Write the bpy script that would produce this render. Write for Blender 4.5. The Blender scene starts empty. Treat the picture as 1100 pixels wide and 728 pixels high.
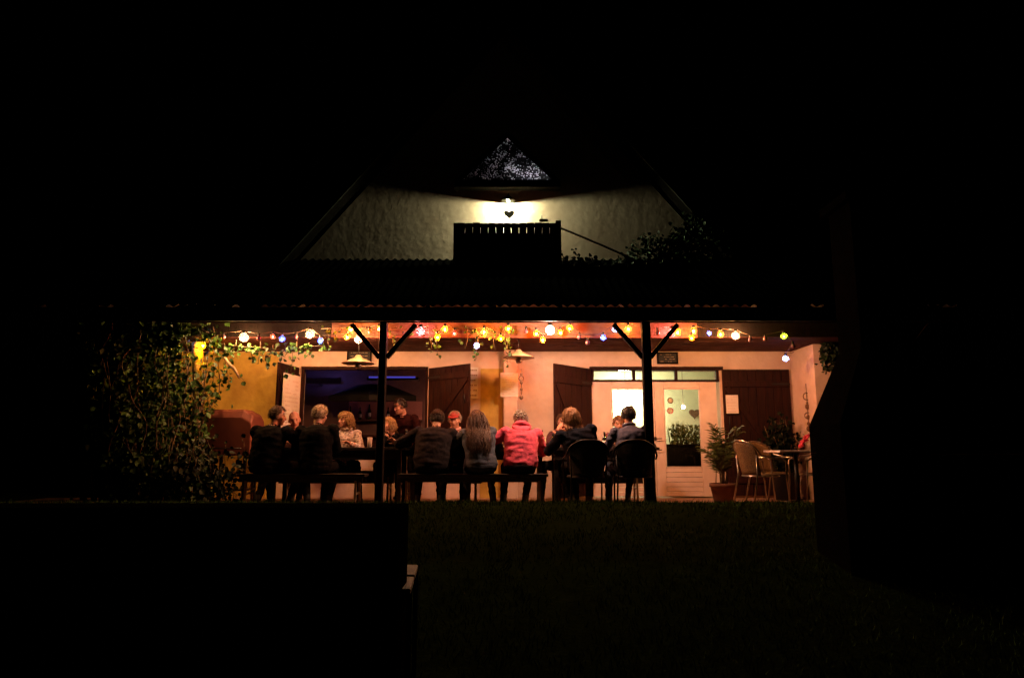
import bpy, bmesh, math, random
from mathutils import Vector, Matrix, noise, kdtree
from mathutils.geometry import tessellate_polygon
random.seed(11)
R = math.radians
S = bpy.context.scene
COL = S.collection
V = Vector

# ------------------------------------------------------------------ camera
F, CAMZ = 733.0, 0.78
PITCH = math.atan(118 / F)
cam = bpy.data.objects.new('camera', bpy.data.cameras.new('camera'))
COL.objects.link(cam)
cam.location = (0, 0, CAMZ)
cam.rotation_euler = (math.pi / 2 + PITCH, 0, 0)
cam.data.sensor_width = 36
cam.data.lens = 36 * F / 1100
cam.data.clip_start = 0.05
cam.data.clip_end = 1000
S.camera = cam


def at(px, py, Y):
    u, v = (px - 550) / F, (364 - py) / F
    c, s = math.cos(PITCH), math.sin(PITCH)
    d = V((u, c - v * s, s + v * c))
    k = Y / d.y
    return V((d.x * k, Y, CAMZ + d.z * k))


# ------------------------------------------------------------------ materials
def nmat(name):
    m = bpy.data.materials.new(name)
    m.use_nodes = True
    nt = m.node_tree
    return m, nt, nt.nodes['Principled BSDF']


def mat(name, c1, c2=None, rough=0.7, metal=0.0, scale=6.0, bump=0.0, bscale=None, stretch=(1, 1, 1), spec=0.5, ramp=(0.35, 0.7), detail=5, sheen=0.0):
    m, nt, b = nmat(name)
    L = nt.links.new
    b.inputs['Roughness'].default_value = rough
    b.inputs['Metallic'].default_value = metal
    b.inputs['Specular IOR Level'].default_value = spec
    if sheen:
        b.inputs['Sheen Weight'].default_value = sheen
    if c2 is None:
        c2 = tuple(x * 0.7 for x in c1)
    tc = nt.nodes.new('ShaderNodeTexCoord')
    mp = nt.nodes.new('ShaderNodeMapping')
    mp.inputs['Scale'].default_value = stretch
    L(tc.outputs['Object'], mp.inputs['Vector'])
    nz = nt.nodes.new('ShaderNodeTexNoise')
    nz.inputs['Scale'].default_value = scale
    nz.inputs['Detail'].default_value = detail
    nz.inputs['Roughness'].default_value = 0.6
    L(mp.outputs[0], nz.inputs['Vector'])
    rp = nt.nodes.new('ShaderNodeValToRGB')
    rp.color_ramp.elements[0].position, rp.color_ramp.elements[1].position = ramp
    rp.color_ramp.elements[0].color = (*c2, 1)
    rp.color_ramp.elements[1].color = (*c1, 1)
    L(nz.outputs['Fac'], rp.inputs['Fac'])
    L(rp.outputs['Color'], b.inputs['Base Color'])
    if bump:
        nb = nt.nodes.new('ShaderNodeTexNoise')
        nb.inputs['Scale'].default_value = bscale or scale * 4
        nb.inputs['Detail'].default_value = 6
        L(mp.outputs[0], nb.inputs['Vector'])
        bp = nt.nodes.new('ShaderNodeBump')
        bp.inputs['Strength'].default_value = bump
        bp.inputs['Distance'].default_value = 0.02
        L(nb.outputs['Fac'], bp.inputs['Height'])
        L(bp.outputs[0], b.inputs['Normal'])
    return m


def glow(name, col, strength):
    m, nt, b = nmat(name)
    b.inputs['Base Color'].default_value = (*[min(1, c) for c in col], 1)
    b.inputs['Emission Color'].default_value = (*col, 1)
    b.inputs['Emission Strength'].default_value = strength
    b.inputs['Roughness'].default_value = 0.3
    return m


def glass(name, tint=(1, 1, 1), refl=0.06):
    m = bpy.data.materials.new(name)
    m.use_nodes = True
    nt = m.node_tree
    nt.nodes.remove(nt.nodes['Principled BSDF'])
    t = nt.nodes.new('ShaderNodeBsdfTransparent')
    t.inputs[0].default_value = (*tint, 1)
    g = nt.nodes.new('ShaderNodeBsdfGlossy')
    g.inputs['Roughness'].default_value = 0.03
    mx = nt.nodes.new('ShaderNodeMixShader')
    fr = nt.nodes.new('ShaderNodeFresnel')
    fr.inputs[0].default_value = 1.45
    nt.links.new(fr.outputs[0], mx.inputs[0])
    nt.links.new(t.outputs[0], mx.inputs[1])
    nt.links.new(g.outputs[0], mx.inputs[2])
    nt.links.new(mx.outputs[0], nt.nodes['Material Output'].inputs[0])
    return m


M = {}
M['plaster'] = mat('plaster', (0.74, 0.56, 0.46), (0.50, 0.34, 0.26), 0.9, scale=1.1, bump=0.3, bscale=9, spec=0.15, ramp=(0.28, 0.62), detail=9)
M['gable_plaster'] = M['plaster']
M['ochre'] = mat('ochre_paint', (0.68, 0.47, 0.10), (0.42, 0.25, 0.05), 0.8, scale=3, bump=0.2, bscale=20)
M['darkwood'] = mat('dark_wood', (0.030, 0.0080, 0.005), (0.012, 0.0036, 0.0025), 0.7, scale=5, stretch=(6, 6, 0.5), bump=0.3, bscale=14, spec=0.15)
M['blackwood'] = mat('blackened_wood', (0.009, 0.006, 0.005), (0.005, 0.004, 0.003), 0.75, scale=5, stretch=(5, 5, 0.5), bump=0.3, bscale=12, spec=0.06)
M['ceilwood'] = mat('ceiling_wood', (0.17, 0.052, 0.034), (0.05, 0.016, 0.011), 0.8, scale=4, stretch=(0.6, 5, 5), bump=0.4, bscale=12, spec=0.2)
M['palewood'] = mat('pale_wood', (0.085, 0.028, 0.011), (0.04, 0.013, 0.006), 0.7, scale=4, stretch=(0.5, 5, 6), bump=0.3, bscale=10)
M['tablewood'] = mat('table_wood', (0.02, 0.013, 0.009), (0.011, 0.007, 0.005), 0.5, scale=5, stretch=(0.5, 6, 6), bump=0.2)
M['whitepaint'] = mat('white_paint', (0.78, 0.66, 0.57), (0.60, 0.47, 0.39), 0.5, scale=2.4, bump=0.08, bscale=30, ramp=(0.25, 0.6), detail=8)
M['paper'] = mat('paper', (0.8, 0.74, 0.68), (0.74, 0.66, 0.6), 0.9, scale=3)
M['ink'] = mat('ink', (0.70, 0.59, 0.53), (0.64, 0.53, 0.47), 0.9)
M['chalk'] = mat('chalk', (0.35, 0.28, 0.2), None, 0.9)
M['blackboard'] = mat('blackboard', (0.02, 0.018, 0.016), None, 0.7)
M['roof'] = mat('roof_tiles', (0.012, 0.009, 0.008), (0.007, 0.006, 0.005), 1.0, scale=8, bump=0.6, bscale=5, spec=0.0)
M['sheet'] = mat('tarred_sheet', (0.0015, 0.0014, 0.0014), (0.001, 0.001, 0.001), 1.0, 0.0, scale=3, bump=0.1, spec=0.0)
M['verge'] = mat('verge_board', (0.012, 0.011, 0.009), (0.008, 0.007, 0.006), 0.7, scale=3)
M['terrace'] = mat('terrace_tiles', (0.34, 0.20, 0.12), (0.22, 0.12, 0.07), 0.75, scale=2.2, bump=0.2)
M['soil'] = mat('lawn_soil', (0.010, 0.016, 0.004), (0.005, 0.008, 0.002), 1.0, scale=7, bump=0.6, bscale=30, spec=0.0)
M['grass'] = mat('grass', (0.055, 0.112, 0.020), (0.020, 0.046, 0.009), 0.9, scale=2.0, spec=0.02)
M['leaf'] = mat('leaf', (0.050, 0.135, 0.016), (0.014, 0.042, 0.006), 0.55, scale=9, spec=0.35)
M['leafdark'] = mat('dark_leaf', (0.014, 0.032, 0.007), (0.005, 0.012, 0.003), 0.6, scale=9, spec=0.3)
M['palm'] = mat('palm_leaf', (0.12, 0.15, 0.035), (0.06, 0.085, 0.02), 0.5, scale=9)
M['stem'] = mat('woody_stem', (0.16, 0.11, 0.06), (0.09, 0.06, 0.035), 0.9, scale=15, bump=0.4)
M['palestem'] = mat('pale_stem', (0.42, 0.30, 0.18), (0.3, 0.2, 0.11), 0.9, scale=15, bump=0.4)
M['terracotta'] = mat('terracotta', (0.19, 0.075, 0.032), (0.12, 0.045, 0.02), 0.8, scale=4, bump=0.15)
M['brownpaint'] = mat('red_brown_vinyl', (0.20, 0.05, 0.024), (0.14, 0.034, 0.017), 0.6, scale=2.5, bump=0.15, bscale=4)
M['blackmetal'] = mat('black_metal', (0.015, 0.013, 0.012), None, 0.45, 0.3, scale=8)
M['steel'] = mat('steel', (0.55, 0.5, 0.45), (0.45, 0.4, 0.36), 0.3, 1.0, scale=8)
M['enamel'] = mat('enamel', (0.34, 0.26, 0.18), (0.24, 0.17, 0.11), 0.4, scale=5)
M['darkweave'] = mat('dark_weave', (0.018, 0.015, 0.014), (0.007, 0.006, 0.006), 0.65, scale=70, bump=0.5, bscale=90)
M['rattan'] = mat('rattan_weave', (0.25, 0.145, 0.05), (0.11, 0.06, 0.02), 0.6, scale=60, bump=0.6, bscale=80)
M['marble'] = mat('white_laminate', (0.72, 0.62, 0.58), (0.66, 0.56, 0.52), 0.4, scale=4)
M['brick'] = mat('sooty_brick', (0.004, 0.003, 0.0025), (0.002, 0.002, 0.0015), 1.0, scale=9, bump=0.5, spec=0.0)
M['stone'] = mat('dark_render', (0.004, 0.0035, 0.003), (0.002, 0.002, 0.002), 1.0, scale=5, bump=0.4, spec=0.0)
M['sleeper'] = mat('weathered_timber', (0.11, 0.085, 0.07), (0.05, 0.04, 0.033), 0.8, scale=6, stretch=(5, 0.6, 5), bump=0.4)
M['glass'] = glass('window_glass')
M['bottle'] = mat('bottle_glass', (0.012, 0.022, 0.01), None, 0.08, spec=0.8)
M['clearglass'] = mat('drinking_glass', (0.5, 0.42, 0.36), (0.4, 0.3, 0.25), 0.08, spec=0.8)
M['wire'] = mat('cable', (0.10, 0.055, 0.03), None, 0.6)
M['roomwall'] = mat('room_wall', (0.62, 0.63, 0.43), (0.54, 0.54, 0.36), 0.9, scale=2)
M['barwall'] = mat('bar_wall', (0.24, 0.12, 0.10), (0.13, 0.07, 0.065), 0.7, scale=2)
M['barceil'] = mat('bar_ceiling', (0.20, 0.18, 0.24), (0.16, 0.14, 0.18), 0.35, scale=2)
M['red'] = mat('red_cloth', (0.55, 0.035, 0.07), (0.4, 0.02, 0.05), 0.85, scale=8, bump=0.2)
M['brownheart'] = mat('wicker_brown', (0.16, 0.08, 0.04), None, 0.8, scale=40, bump=0.4)


# ------------------------------------------------------------------ mesh builder
def tag(o, label=None, cat=None, group=None, kind=None):
    if label: o['label'] = label
    if cat: o['category'] = cat
    if group: o['group'] = group
    if kind: o['kind'] = kind
    return o


def empty(name, loc, label, cat, group=None, rz=0.0):
    o = bpy.data.objects.new(name, None)
    COL.objects.link(o)
    o.location = loc
    o.rotation_euler = (0, 0, rz)
    o.empty_display_size = 0.1
    return tag(o, label, cat, group)


def root_loc(o):
    l = V((0, 0, 0))
    while o is not None:
        l = l + V(o.location)
        o = o.parent
    return l


class MB:
    def __init__(self):
        self.v, self.f, self.sm = [], [], []

    def add(self, vs, fs, smooth=False):
        n = len(self.v)
        self.v += [V(x) for x in vs]
        self.f += [tuple(i + n for i in q) for q in fs]
        self.sm += [smooth] * len(fs)
        return self

    def box(self, c, s, rot=None):
        c = V(c)
        h = [V((x * s[0] / 2, y * s[1] / 2, z * s[2] / 2)) for z in (-1, 1) for y in (-1, 1) for x in (-1, 1)]
        if rot is not None:
            h = [rot @ p for p in h]
        return self.add([c + p for p in h], [(0, 2, 3, 1), (4, 5, 7, 6), (0, 1, 5, 4), (2, 6, 7, 3), (0, 4, 6, 2), (1, 3, 7, 5)])

    def bx(self, x0, x1, y0, y1, z0, z1):
        return self.box(((x0 + x1) / 2, (y0 + y1) / 2, (z0 + z1) / 2), (abs(x1 - x0), abs(y1 - y0), abs(z1 - z0)))

    def bar(self, a, b, w, h, up=(0, 0, 1)):
        a, b = V(a), V(b)
        d = (b - a).normalized()
        up = V(up)
        if abs(d.dot(up)) > 0.98: up = V((0, 1, 0))
        x = d.cross(up).normalized()
        z = x.cross(d).normalized()
        rot = Matrix((x, d, z)).transposed()
        return self.box((a + b) / 2, (w, (b - a).length, h), rot)

    def loft(self, rings, n=16, smooth=True):
        """rings: (centre, xaxis*rx, yaxis*ry)"""
        vs, fs = [], []
        for c, ax, ay in rings:
            for k in range(n):
                t = 2 * math.pi * k / n
                vs.append(V(c) + V(ax) * math.cos(t) + V(ay) * math.sin(t))
        for i in range(len(rings) - 1):
            for k in range(n):
                a, b = i * n + k, i * n + (k + 1) % n
                fs.append((a, b, b + n, a + n))
        fs.append(tuple(reversed(range(n))))
        fs.append(tuple((len(rings) - 1) * n + k for k in range(n)))
        return self.add(vs, fs, smooth)

    def tube(self, path, r, n=8):
        path = [V(p) for p in path]
        rr = r if isinstance(r, (list, tuple)) else [r] * len(path)
        rings = []
        up = V((0, 0, 1))
        px = None
        for i, p in enumerate(path):
            d = (path[min(i + 1, len(path) - 1)] - path[max(i - 1, 0)]).normalized()
            if px is None:
                px = d.cross(up if abs(d.dot(up)) < 0.95 else V((0, 1, 0))).normalized()
            px = (px - d * px.dot(d)).normalized()
            py = d.cross(px)
            rings.append((p, px * rr[i], py * rr[i]))
        return self.loft(rings, n)

    def lathe(self, c, prof, n=20):
        c = V(c)
        return self.loft([(c + V((0, 0, z)), V((r, 0, 0)), V((0, r, 0))) for r, z in prof], n)

    def ell(self, c, rad, rot=None, n=16, m=10):
        c = V(c)
        rot = rot or Matrix.Identity(3)
        rings = []
        for i in range(m + 1):
            t = -math.pi / 2 + math.pi * i / m
            t = max(-1.5, min(1.5, t))
            k = math.cos(t)
            rings.append((c + rot @ V((0, 0, rad[2] * math.sin(t))), rot @ V((rad[0] * k, 0, 0)), rot @ V((0, rad[1] * k, 0))))
        return self.loft(rings, n)

    def caps(self, a, b, ra, rb, n=14, fx=1.0, fdir=None):
        a, b = V(a), V(b)
        d = (b - a).normalized()
        up = V(fdir) if fdir is not None else (V((0, 0, 1)) if abs(d.z) < 0.9 else V((0, 1, 0)))
        x = d.cross(up).normalized()
        y = d.cross(x)
        rings = []
        for t in (-80, -50, -25, 0):
            rings.append((a + d * ra * math.sin(R(t)), x * ra * math.cos(R(t)) * fx, y * ra * math.cos(R(t))))
        for k in (0.25, 0.5, 0.75):
            r = ra + (rb - ra) * k
            rings.append((a.lerp(b, k), x * r * fx, y * r))
        for t in (0, 25, 50, 80):
            rings.append((b + d * rb * math.sin(R(t)), x * rb * math.cos(R(t)) * fx, y * rb * math.cos(R(t))))
        return self.loft(rings, n)

    def build(self, name, m, parent=None, loc=None, bevel=0.0, local=False, solid=0.0):
        """world coordinates unless local; origin at the parent or at loc"""
        off = V((0, 0, 0))
        if not local:
            if parent is not None: off = root_loc(parent)
            elif loc is not None: off = V(loc)
        me = bpy.data.meshes.new(name)
        me.from_pydata([p - off for p in self.v], [], self.f)
        me.polygons.foreach_set('use_smooth', self.sm)
        me.materials.append(M[m] if isinstance(m, str) else m)
        me.update()
        o = bpy.data.objects.new(name, me)
        COL.objects.link(o)
        if parent is not None:
            o.parent = parent
        elif loc is not None:
            o.location = loc
        if solid:
            md = o.modifiers.new('thickness', 'SOLIDIFY')
            md.thickness = solid
        if bevel:
            md = o.modifiers.new('edges', 'BEVEL')
            md.width = bevel
            md.segments = 2
            md.limit_method = 'ANGLE'
        return o


def copy_tree(o, parent=None):
    c = o.copy()
    COL.objects.link(c)
    c.parent = parent
    for ch in list(o.children):
        copy_tree(ch, c)
    return c


# ------------------------------------------------------------------ main planes
YW, YP, YL = 11.28, 9.0, 9.78     # house wall, veranda posts, loft edge
ZC = 2.38                          # boarded ceiling under the veranda

# ------------------------------------------------------------------ ground
def lawn_z(x, y):
    if y >= 8.72: return -0.03
    if y > 8.5: return -0.03 + 0.17 * (8.72 - y) / 0.22
    if y > 8.0: z = 0.14
    elif y > -6: z = 0.14 - 0.155 * (8.0 - y)
    else: z = -2.03
    return z + (0.02 * noise.noise(V((x * 0.9, y * 0.9, 0))) if y > -8 else 0)


xs = [-400, -150, -60, -30, -18, -12] + [-9 + 0.4 * i for i in range(46)] + [12, 18, 30, 60, 150, 400]
ys = [-200, -60, -20, -10, -6] + [-4 + 0.5 * i for i in range(20)] + [6 + 0.2 * i for i in range(11)] + [8.2, 8.4, 8.5, 8.57, 8.65, 8.72, 9, 12, 20, 40, 100, 300, 700]
g = MB()
g.add([(x, y, lawn_z(x, y)) for y in ys for x in xs],
      [(j * len(xs) + i, j * len(xs) + i + 1, (j + 1) * len(xs) + i + 1, (j + 1) * len(xs) + i) for j in range(len(ys) - 1) for i in range(len(xs) - 1)], True)
tag(g.build('ground', 'soil'), kind='structure')
g = MB().bx(-7.5, 7.5, 8.725, YW + 0.02, -0.1, 0.0)
tag(g.build('terrace', 'terrace'), kind='structure')

g = MB()
for i in range(52000):
    y = 8.66 - 4.8 * random.random() ** 1.7
    x = random.uniform(-1, 1) * (1.0 + y * 0.82)
    if noise.noise(V((x * 1.3, y * 1.3, 4))) < -0.28 and random.random() < 0.7: continue
    z = lawn_z(x, y)
    h = random.uniform(0.02, 0.05) * (1.6 if random.random() < 0.04 else 1)
    a = random.uniform(0, math.pi)
    w = random.uniform(0.003, 0.006)
    dx, dy = math.cos(a) * w, math.sin(a) * w
    lx, ly = random.gauss(0, 0.4) * h, random.gauss(0, 0.4) * h
    g.add([(x - dx, y - dy, z - 0.005), (x + dx, y + dy, z - 0.005), (x + lx, y + ly, z + h)], [(0, 1, 2)])
tag(g.build('grass', 'grass'), 'short dark grass of the lawn sloping up to the terrace', 'grass', kind='stuff')

# ------------------------------------------------------------------ house
house = empty('house', (0, YW, 0), 'plastered house with steep gable, lit wall lamp and glazed doors behind the veranda', 'house')


def X(px, Y=YW, py=450): return at(px, py, Y).x
def Z(py, Y=YW, px=550): return at(px, py, Y).z


wx0, wx1, wz0, wz1 = X(320), X(459), 0.86, Z(393.5)
dx0, dx1, dz1 = X(636), X(775), Z(397)
tri = [at(490, 195.5, YW), at(600, 195.5, YW), at(545, 144, YW)]
KR = 1.2
_p = at(701, 175, YW - 0.345)
_ax = at(548, 60, YW).x
apex = V((_ax, YW, _p.z + KR * (_p.x - _ax) - 0.2))
ux0, ux1, uz0, uz1 = at(534, 206, YW).x, at(557, 206, YW).x, at(545, 285, YW).z, at(545, 206, YW).z
eav = 2.75
hw = (apex.z - eav) / KR
FXL = X(184)
outer = [V((FXL, 0, -0.15)), V((dx0, 0, -0.15)), V((dx0, 0, dz1)), V((dx1, 0, dz1)), V((dx1, 0, -0.15)), V((6.4, 0, -0.15)), V((6.4, 0, eav)),
         V((apex.x + hw, 0, eav)), V((apex.x, 0, apex.z)), V((apex.x - hw, 0, eav)), V((FXL, 0, eav))]
holes = [[V((wx0, 0, wz0)), V((wx0, 0, wz1)), V((wx1, 0, wz1)), V((wx1, 0, wz0))],
         [V((p.x, 0, p.z)) for p in (tri[0], tri[2], tri[1])],
         [V((ux0, 0, uz0)), V((ux0, 0, uz1)), V((ux1, 0, uz1)), V((ux1, 0, uz0))]]
loops = [outer] + holes
flat = [V((p.x, p.z, 0)) for l in loops for p in l]
tris = tessellate_polygon([[V((p.x, p.z, 0)) for p in l] for l in loops])
n = len(flat)
g = MB()
g.add([(p.x, YW, p.y) for p in flat] + [(p.x, YW + 0.3, p.y) for p in flat],
      [tuple(t) for t in tris] + [tuple(i + n for i in reversed(t)) for t in tris])
base = 0
fs = []
for l in loops:
    for i in range(len(l)):
        a, b = base + i, base + (i + 1) % len(l)
        fs.append((a, b, b + n, a + n))
    base += len(l)
g.f += fs
g.sm += [False] * len(fs)
g.build('facade_wall', 'plaster', house)
g = MB()
g.bx(FXL, FXL + 0.3, YW + 0.302, 20, -0.1, eav).bx(6.1, 6.4, YW + 0.302, 20, -0.1, eav).bx(FXL, 6.4, 20.002, 20.3, -0.1, eav)
g.build('side_wall', 'plaster', house)
# steep roof with verge overhang
g = MB()
for s in (-1, 1):
    a = V((apex.x, 0, apex.z + 0.12))
    b = V((apex.x + s * (hw + 0.35), 0, eav + 0.12 - 0.35 * KR))
    nrm = V((s * KR, 0, 1)).normalized() * 0.14
    y0, y1 = YW - 0.32, 20.4
    pts = [a, b, b + nrm, a + V((0, 0, 0.14 * math.sqrt(1 + KR * KR)))]
    g.add([(p.x, y0, p.z) for p in pts] + [(p.x, y1, p.z) for p in pts], [(0, 1, 2, 3), (7, 6, 5, 4), (0, 4, 5, 1), (1, 5, 6, 2), (2, 6, 7, 3), (3, 7, 4, 0)])
roof = g.build('roof', 'roof', house)
for s in (-1, 1):
    g = MB()
    off = V((0, 0, -0.02))
    g.bar(V((apex.x + s * 0.03, YW - 0.345, apex.z + 0.2)) + off, V((apex.x + s * (hw + 0.3), YW - 0.345, eav + 0.2 - 0.27 * KR)) + off, 0.04, 0.16, up=(0, 1, 0) if False else (0, 0, 1))
    g.build('verge_board', 'verge', roof)
# side extensions of the lower roof
for s, xa in ((-1, -6.9), (1, 6.7)):
    xb = apex.x + s * (hw - 0.3)
    MB().bx(min(xa, xb), max(xa, xb), YW - 0.05, 20.4, eav + 0.003, eav + 0.12).build('lower_roof', 'roof', house)
# chimney hint and loft front
# triangular loft window with mottled, rain-speckled pane
def speckle_glass():
    m = bpy.data.materials.new('speckled_glass')
    m.use_nodes = True
    nt = m.node_tree
    L = nt.links.new
    b = nt.nodes['Principled BSDF']
    b.inputs['Base Color'].default_value = (0.02, 0.02, 0.022, 1)
    b.inputs['Roughness'].default_value = 0.12
    tr = nt.nodes.new('ShaderNodeBsdfTranslucent')
    tr.inputs[0].default_value = (0.9, 0.92, 1.0, 1)
    tc = nt.nodes.new('ShaderNodeTexCoord')
    nz = nt.nodes.new('ShaderNodeTexVoronoi')
    nz.inputs['Scale'].default_value = 34
    n2 = nt.nodes.new('ShaderNodeTexNoise')
    n2.inputs['Scale'].default_value = 9
    n2.inputs['Detail'].default_value = 4
    L(tc.outputs['Object'], nz.inputs['Vector'])
    L(tc.outputs['Object'], n2.inputs['Vector'])
    ad = nt.nodes.new('ShaderNodeMath'); ad.operation = 'MULTIPLY_ADD'
    L(n2.outputs['Fac'], ad.inputs[0]); ad.inputs[1].default_value = -1.1
    L(nz.outputs['Distance'], ad.inputs[2])
    rp = nt.nodes.new('ShaderNodeValToRGB')
    rp.color_ramp.elements[0].position, rp.color_ramp.elements[1].position = -0.0, 0.05
    rp.color_ramp.elements[0].color = (1, 1, 1, 1); rp.color_ramp.elements[1].color = (0.012, 0.012, 0.012, 1)
    ad2 = nt.nodes.new('ShaderNodeMath'); ad2.operation = 'ADD'; ad2.inputs[1].default_value = 0.25
    L(ad.outputs[0], ad2.inputs[0]); L(ad2.outputs[0], rp.inputs['Fac'])
    mx = nt.nodes.new('ShaderNodeMixShader')
    L(rp.outputs['Color'], mx.inputs[0]); L(b.outputs[0], mx.inputs[1]); L(tr.outputs[0], mx.inputs[2])
    L(mx.outputs[0], nt.nodes['Material Output'].inputs[0])
    return m


tw = MB()
for i in range(3):
    a, b = tri[i], tri[(i + 1) % 3]
    tw.bar(a + V((0, 0.02, 0)), b + V((0, 0.02, 0)), 0.05, 0.08)
win = tw.build('loft_window', 'blackwood', house)
g = MB()
g.add([p + V((0, 0.06, 0)) for p in tri] + [p + V((0, 0.068, 0)) for p in tri], [(0, 1, 2), (5, 4, 3), (0, 3, 4, 1), (1, 4, 5, 2), (2, 5, 3, 0)])
g.build('pane', speckle_glass(), win)
# timber ledge under the loft window, throwing the wall above the lamp into shade
lz = at(545, 195.5, YW - 0.2).z - 0.045
g = MB().bx(tri[0].x - 0.02, tri[1].x + 0.02, YW - 0.2, YW - 0.002, lz - 0.045, lz + 0.045)
g.build('timber_ledge', 'blackwood', house, bevel=0.008)
# loft hatch door (pale) with heart
g = MB().bx(ux0 + 0.003, ux1 - 0.003, YW + 0.02, YW + 0.06, uz0 + 0.003, uz1 - 0.003)
hd = g.build('loft_door', 'whitepaint', house)
# added lamp behind the triangular pane, there to make it sparkle
la, lb_ = at(558, 191, YW + 0.17), at(590, 191.5, YW + 0.17)
lam = empty('added_pane_light', la, 'added white strip light that makes the speckled triangular pane sparkle', 'lamp')
MB().tube([la, lb_], 0.012, 8).build('tube', glow('added_pane_glow', (1, 0.98, 0.94), 320), lam)
MB().bx(la.x, lb_.x, YW + 0.2, YW + 0.23, la.z - 0.02, la.z + 0.02).build('housing', 'enamel', lam)
# attic box behind the window
g = MB()
g.bx(-1.6, 1.6, YW + 1.6, YW + 1.65, lz - 0.2, lz + 2.0).bx(-1.6, 1.6, YW + 0.302, YW + 1.6, lz - 0.25, lz - 0.2)
g.build('attic_partition', 'blackwood', house)

# wall lantern under the ledge
lp = at(546, 216, YW - 0.12)
lan = empty('wall_lantern', lp, 'glaring wall lantern under the triangular loft window', 'lamp')
MB().ell(lp, (0.014, 0.014, 0.015)).build('bulb', glow('lantern_glow', (0.96, 1.0, 0.56), 23000), lan)
MB().lathe(lp + V((0, 0, 0.004)), [(0.115, 0.0), (0.115, 0.006), (0.09, 0.03), (0.04, 0.075), (0.012, 0.105)], 24).build('hood', 'blackmetal', lan)
MB().tube([lp + V((0, 0, 0.13)), lp + V((0, 0.06, 0.15)), lp + V((0, 0.119, 0.1))], 0.01, 8).build('bracket', 'blackmetal', lan)
hp = at(547, 230, YW - 0.12)
hv = []
for i in range(26):
    t = 2 * math.pi * i / 26
    hv.append(V((0.0058 * 16 * math.sin(t) ** 3, 0, 0.0058 * (13 * math.cos(t) - 5 * math.cos(2 * t) - 2 * math.cos(3 * t) - math.cos(4 * t)))))
g = MB()
g.add([hp + p + V((0, -0.008, 0)) for p in hv] + [hp + p + V((0, 0.008, 0)) for p in hv],
      [tuple(range(26)), tuple(reversed(range(26, 52)))] + [(i, i + 26, (i + 1) % 26 + 26, (i + 1) % 26) for i in range(26)])
ht = g.build('hanging_heart', 'steel', loc=hp)
MB().tube([hp + V((0, 0, 0.03)), lp - V((0, 0, 0.058))], 0.003, 6).build('cord', 'wire', ht)
tag(ht, 'small grey heart ornament hanging below the glaring wall lantern', 'ornament')

# planked loft balcony in front of the gable
bal = empty('loft_balcony', at(545, 278, 10.95), 'dark planked balcony front standing on the veranda roof below the lantern', 'balcony')
YB = 10.85
zt, zb = at(545, 239, YB).z, at(545, 292, YB).z
xa, xb = at(491, 260, YB).x, at(599, 260, YB).x
g = MB()
nb = 13
for i in range(nb):
    x0 = xa + (xb - xa) * i / nb
    g.bx(x0 + 0.002, x0 + (xb - xa) / nb - 0.002, YB, YB + 0.03, zb, zt - random.uniform(0, 0.012))
g.bx(xa + .01, xb - .01, YB + 0.031, YB + 0.04, zb, zt - 0.17)
g.build('planking', 'darkwood', bal, bevel=0.003)
MB().bx(xa - 0.03, xb + 0.03, YB - 0.03, YB - 0.003, zt - 0.09, zt - 0.03).build('rail', 'darkwood', bal, bevel=0.005)
for x in (xa - 0.02, xb + 0.02):
    MB().bx(x - 0.045, x + 0.045, YB + 0.033, YB + 0.12, zb, zt + (0.05 if x > xb else 0.005)).build('corner_post', 'darkwood', bal, bevel=0.006)
# small fitting and pole at the balcony corner
g = MB().tube([at(598, 243, YB - 0.06), at(648, 264, YB - 0.02), at(700, 287, YB)], 0.018, 8)
tag(g.build('wooden_pole', 'stem', loc=at(598, 243, YB - 0.06)), 'thin pole slanting down from the balcony corner to the creeper', 'pole')
p0 = at(584, 239, YB - 0.0)
fl = empty('floodlight', p0, 'small unlit floodlight clamped on the end of the balcony rail', 'lamp')
MB().box(p0 + V((0, 0.0, 0.035)), (0.14, 0.08, 0.035)).build('housing', 'enamel', fl, bevel=0.006)
MB().tube([p0 + V((-0.03, 0, 0.05)), p0 + V((-0.03, 0, 0.12))], 0.006, 6).build('stem', 'blackmetal', fl)

# ------------------------------------------------------------------ leaves
def leaf(g, p, size, nrm=None, droop=0.3):
    a = random.uniform(0, 2 * math.pi)
    n_ = V((random.gauss(0, 0.6), -0.6 + random.gauss(0, 0.5), 0.5 + random.gauss(0, 0.5))).normalized() if nrm is None else nrm
    t = V((math.cos(a), math.sin(a) * 0.3, -0.7 - droop)).cross(n_).cross(n_).normalized() * -1
    if t.z > 0 and random.random() < 0.75: t = -t
    s = n_.cross(t).normalized()
    c = size
    pts = [(0, 0, 0), (0.42, 0.25, .10), (0.5, 0.6, .06), (0, 1.12, -.12), (-0.5, 0.6, .06), (-0.42, 0.25, .10), (0, 0.5, -0.04)]
    vs = [p + s * (x * c) + t * (y * c) + n_ * (z * c) for x, y, z in pts]
    g.add(vs, [(0, 1, 6), (1, 2, 6), (2, 3, 6), (3, 4, 6), (4, 5, 6), (5, 0, 6)])


def wander(a, b, n, amp, sag=0.0):
    a, b = V(a), V(b)
    o = V((random.uniform(0, 99), random.uniform(0, 99), 0))
    out = []
    for i in range(n + 1):
        t = i / n
        k = math.sin(math.pi * t) ** 0.7
        p = a.lerp(b, t) + noise.noise_vector(o + V((t * 3, 0, 0))) * amp * k
        p.z -= sag * 4 * t * (1 - t)
        out.append(p)
    return out


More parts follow.
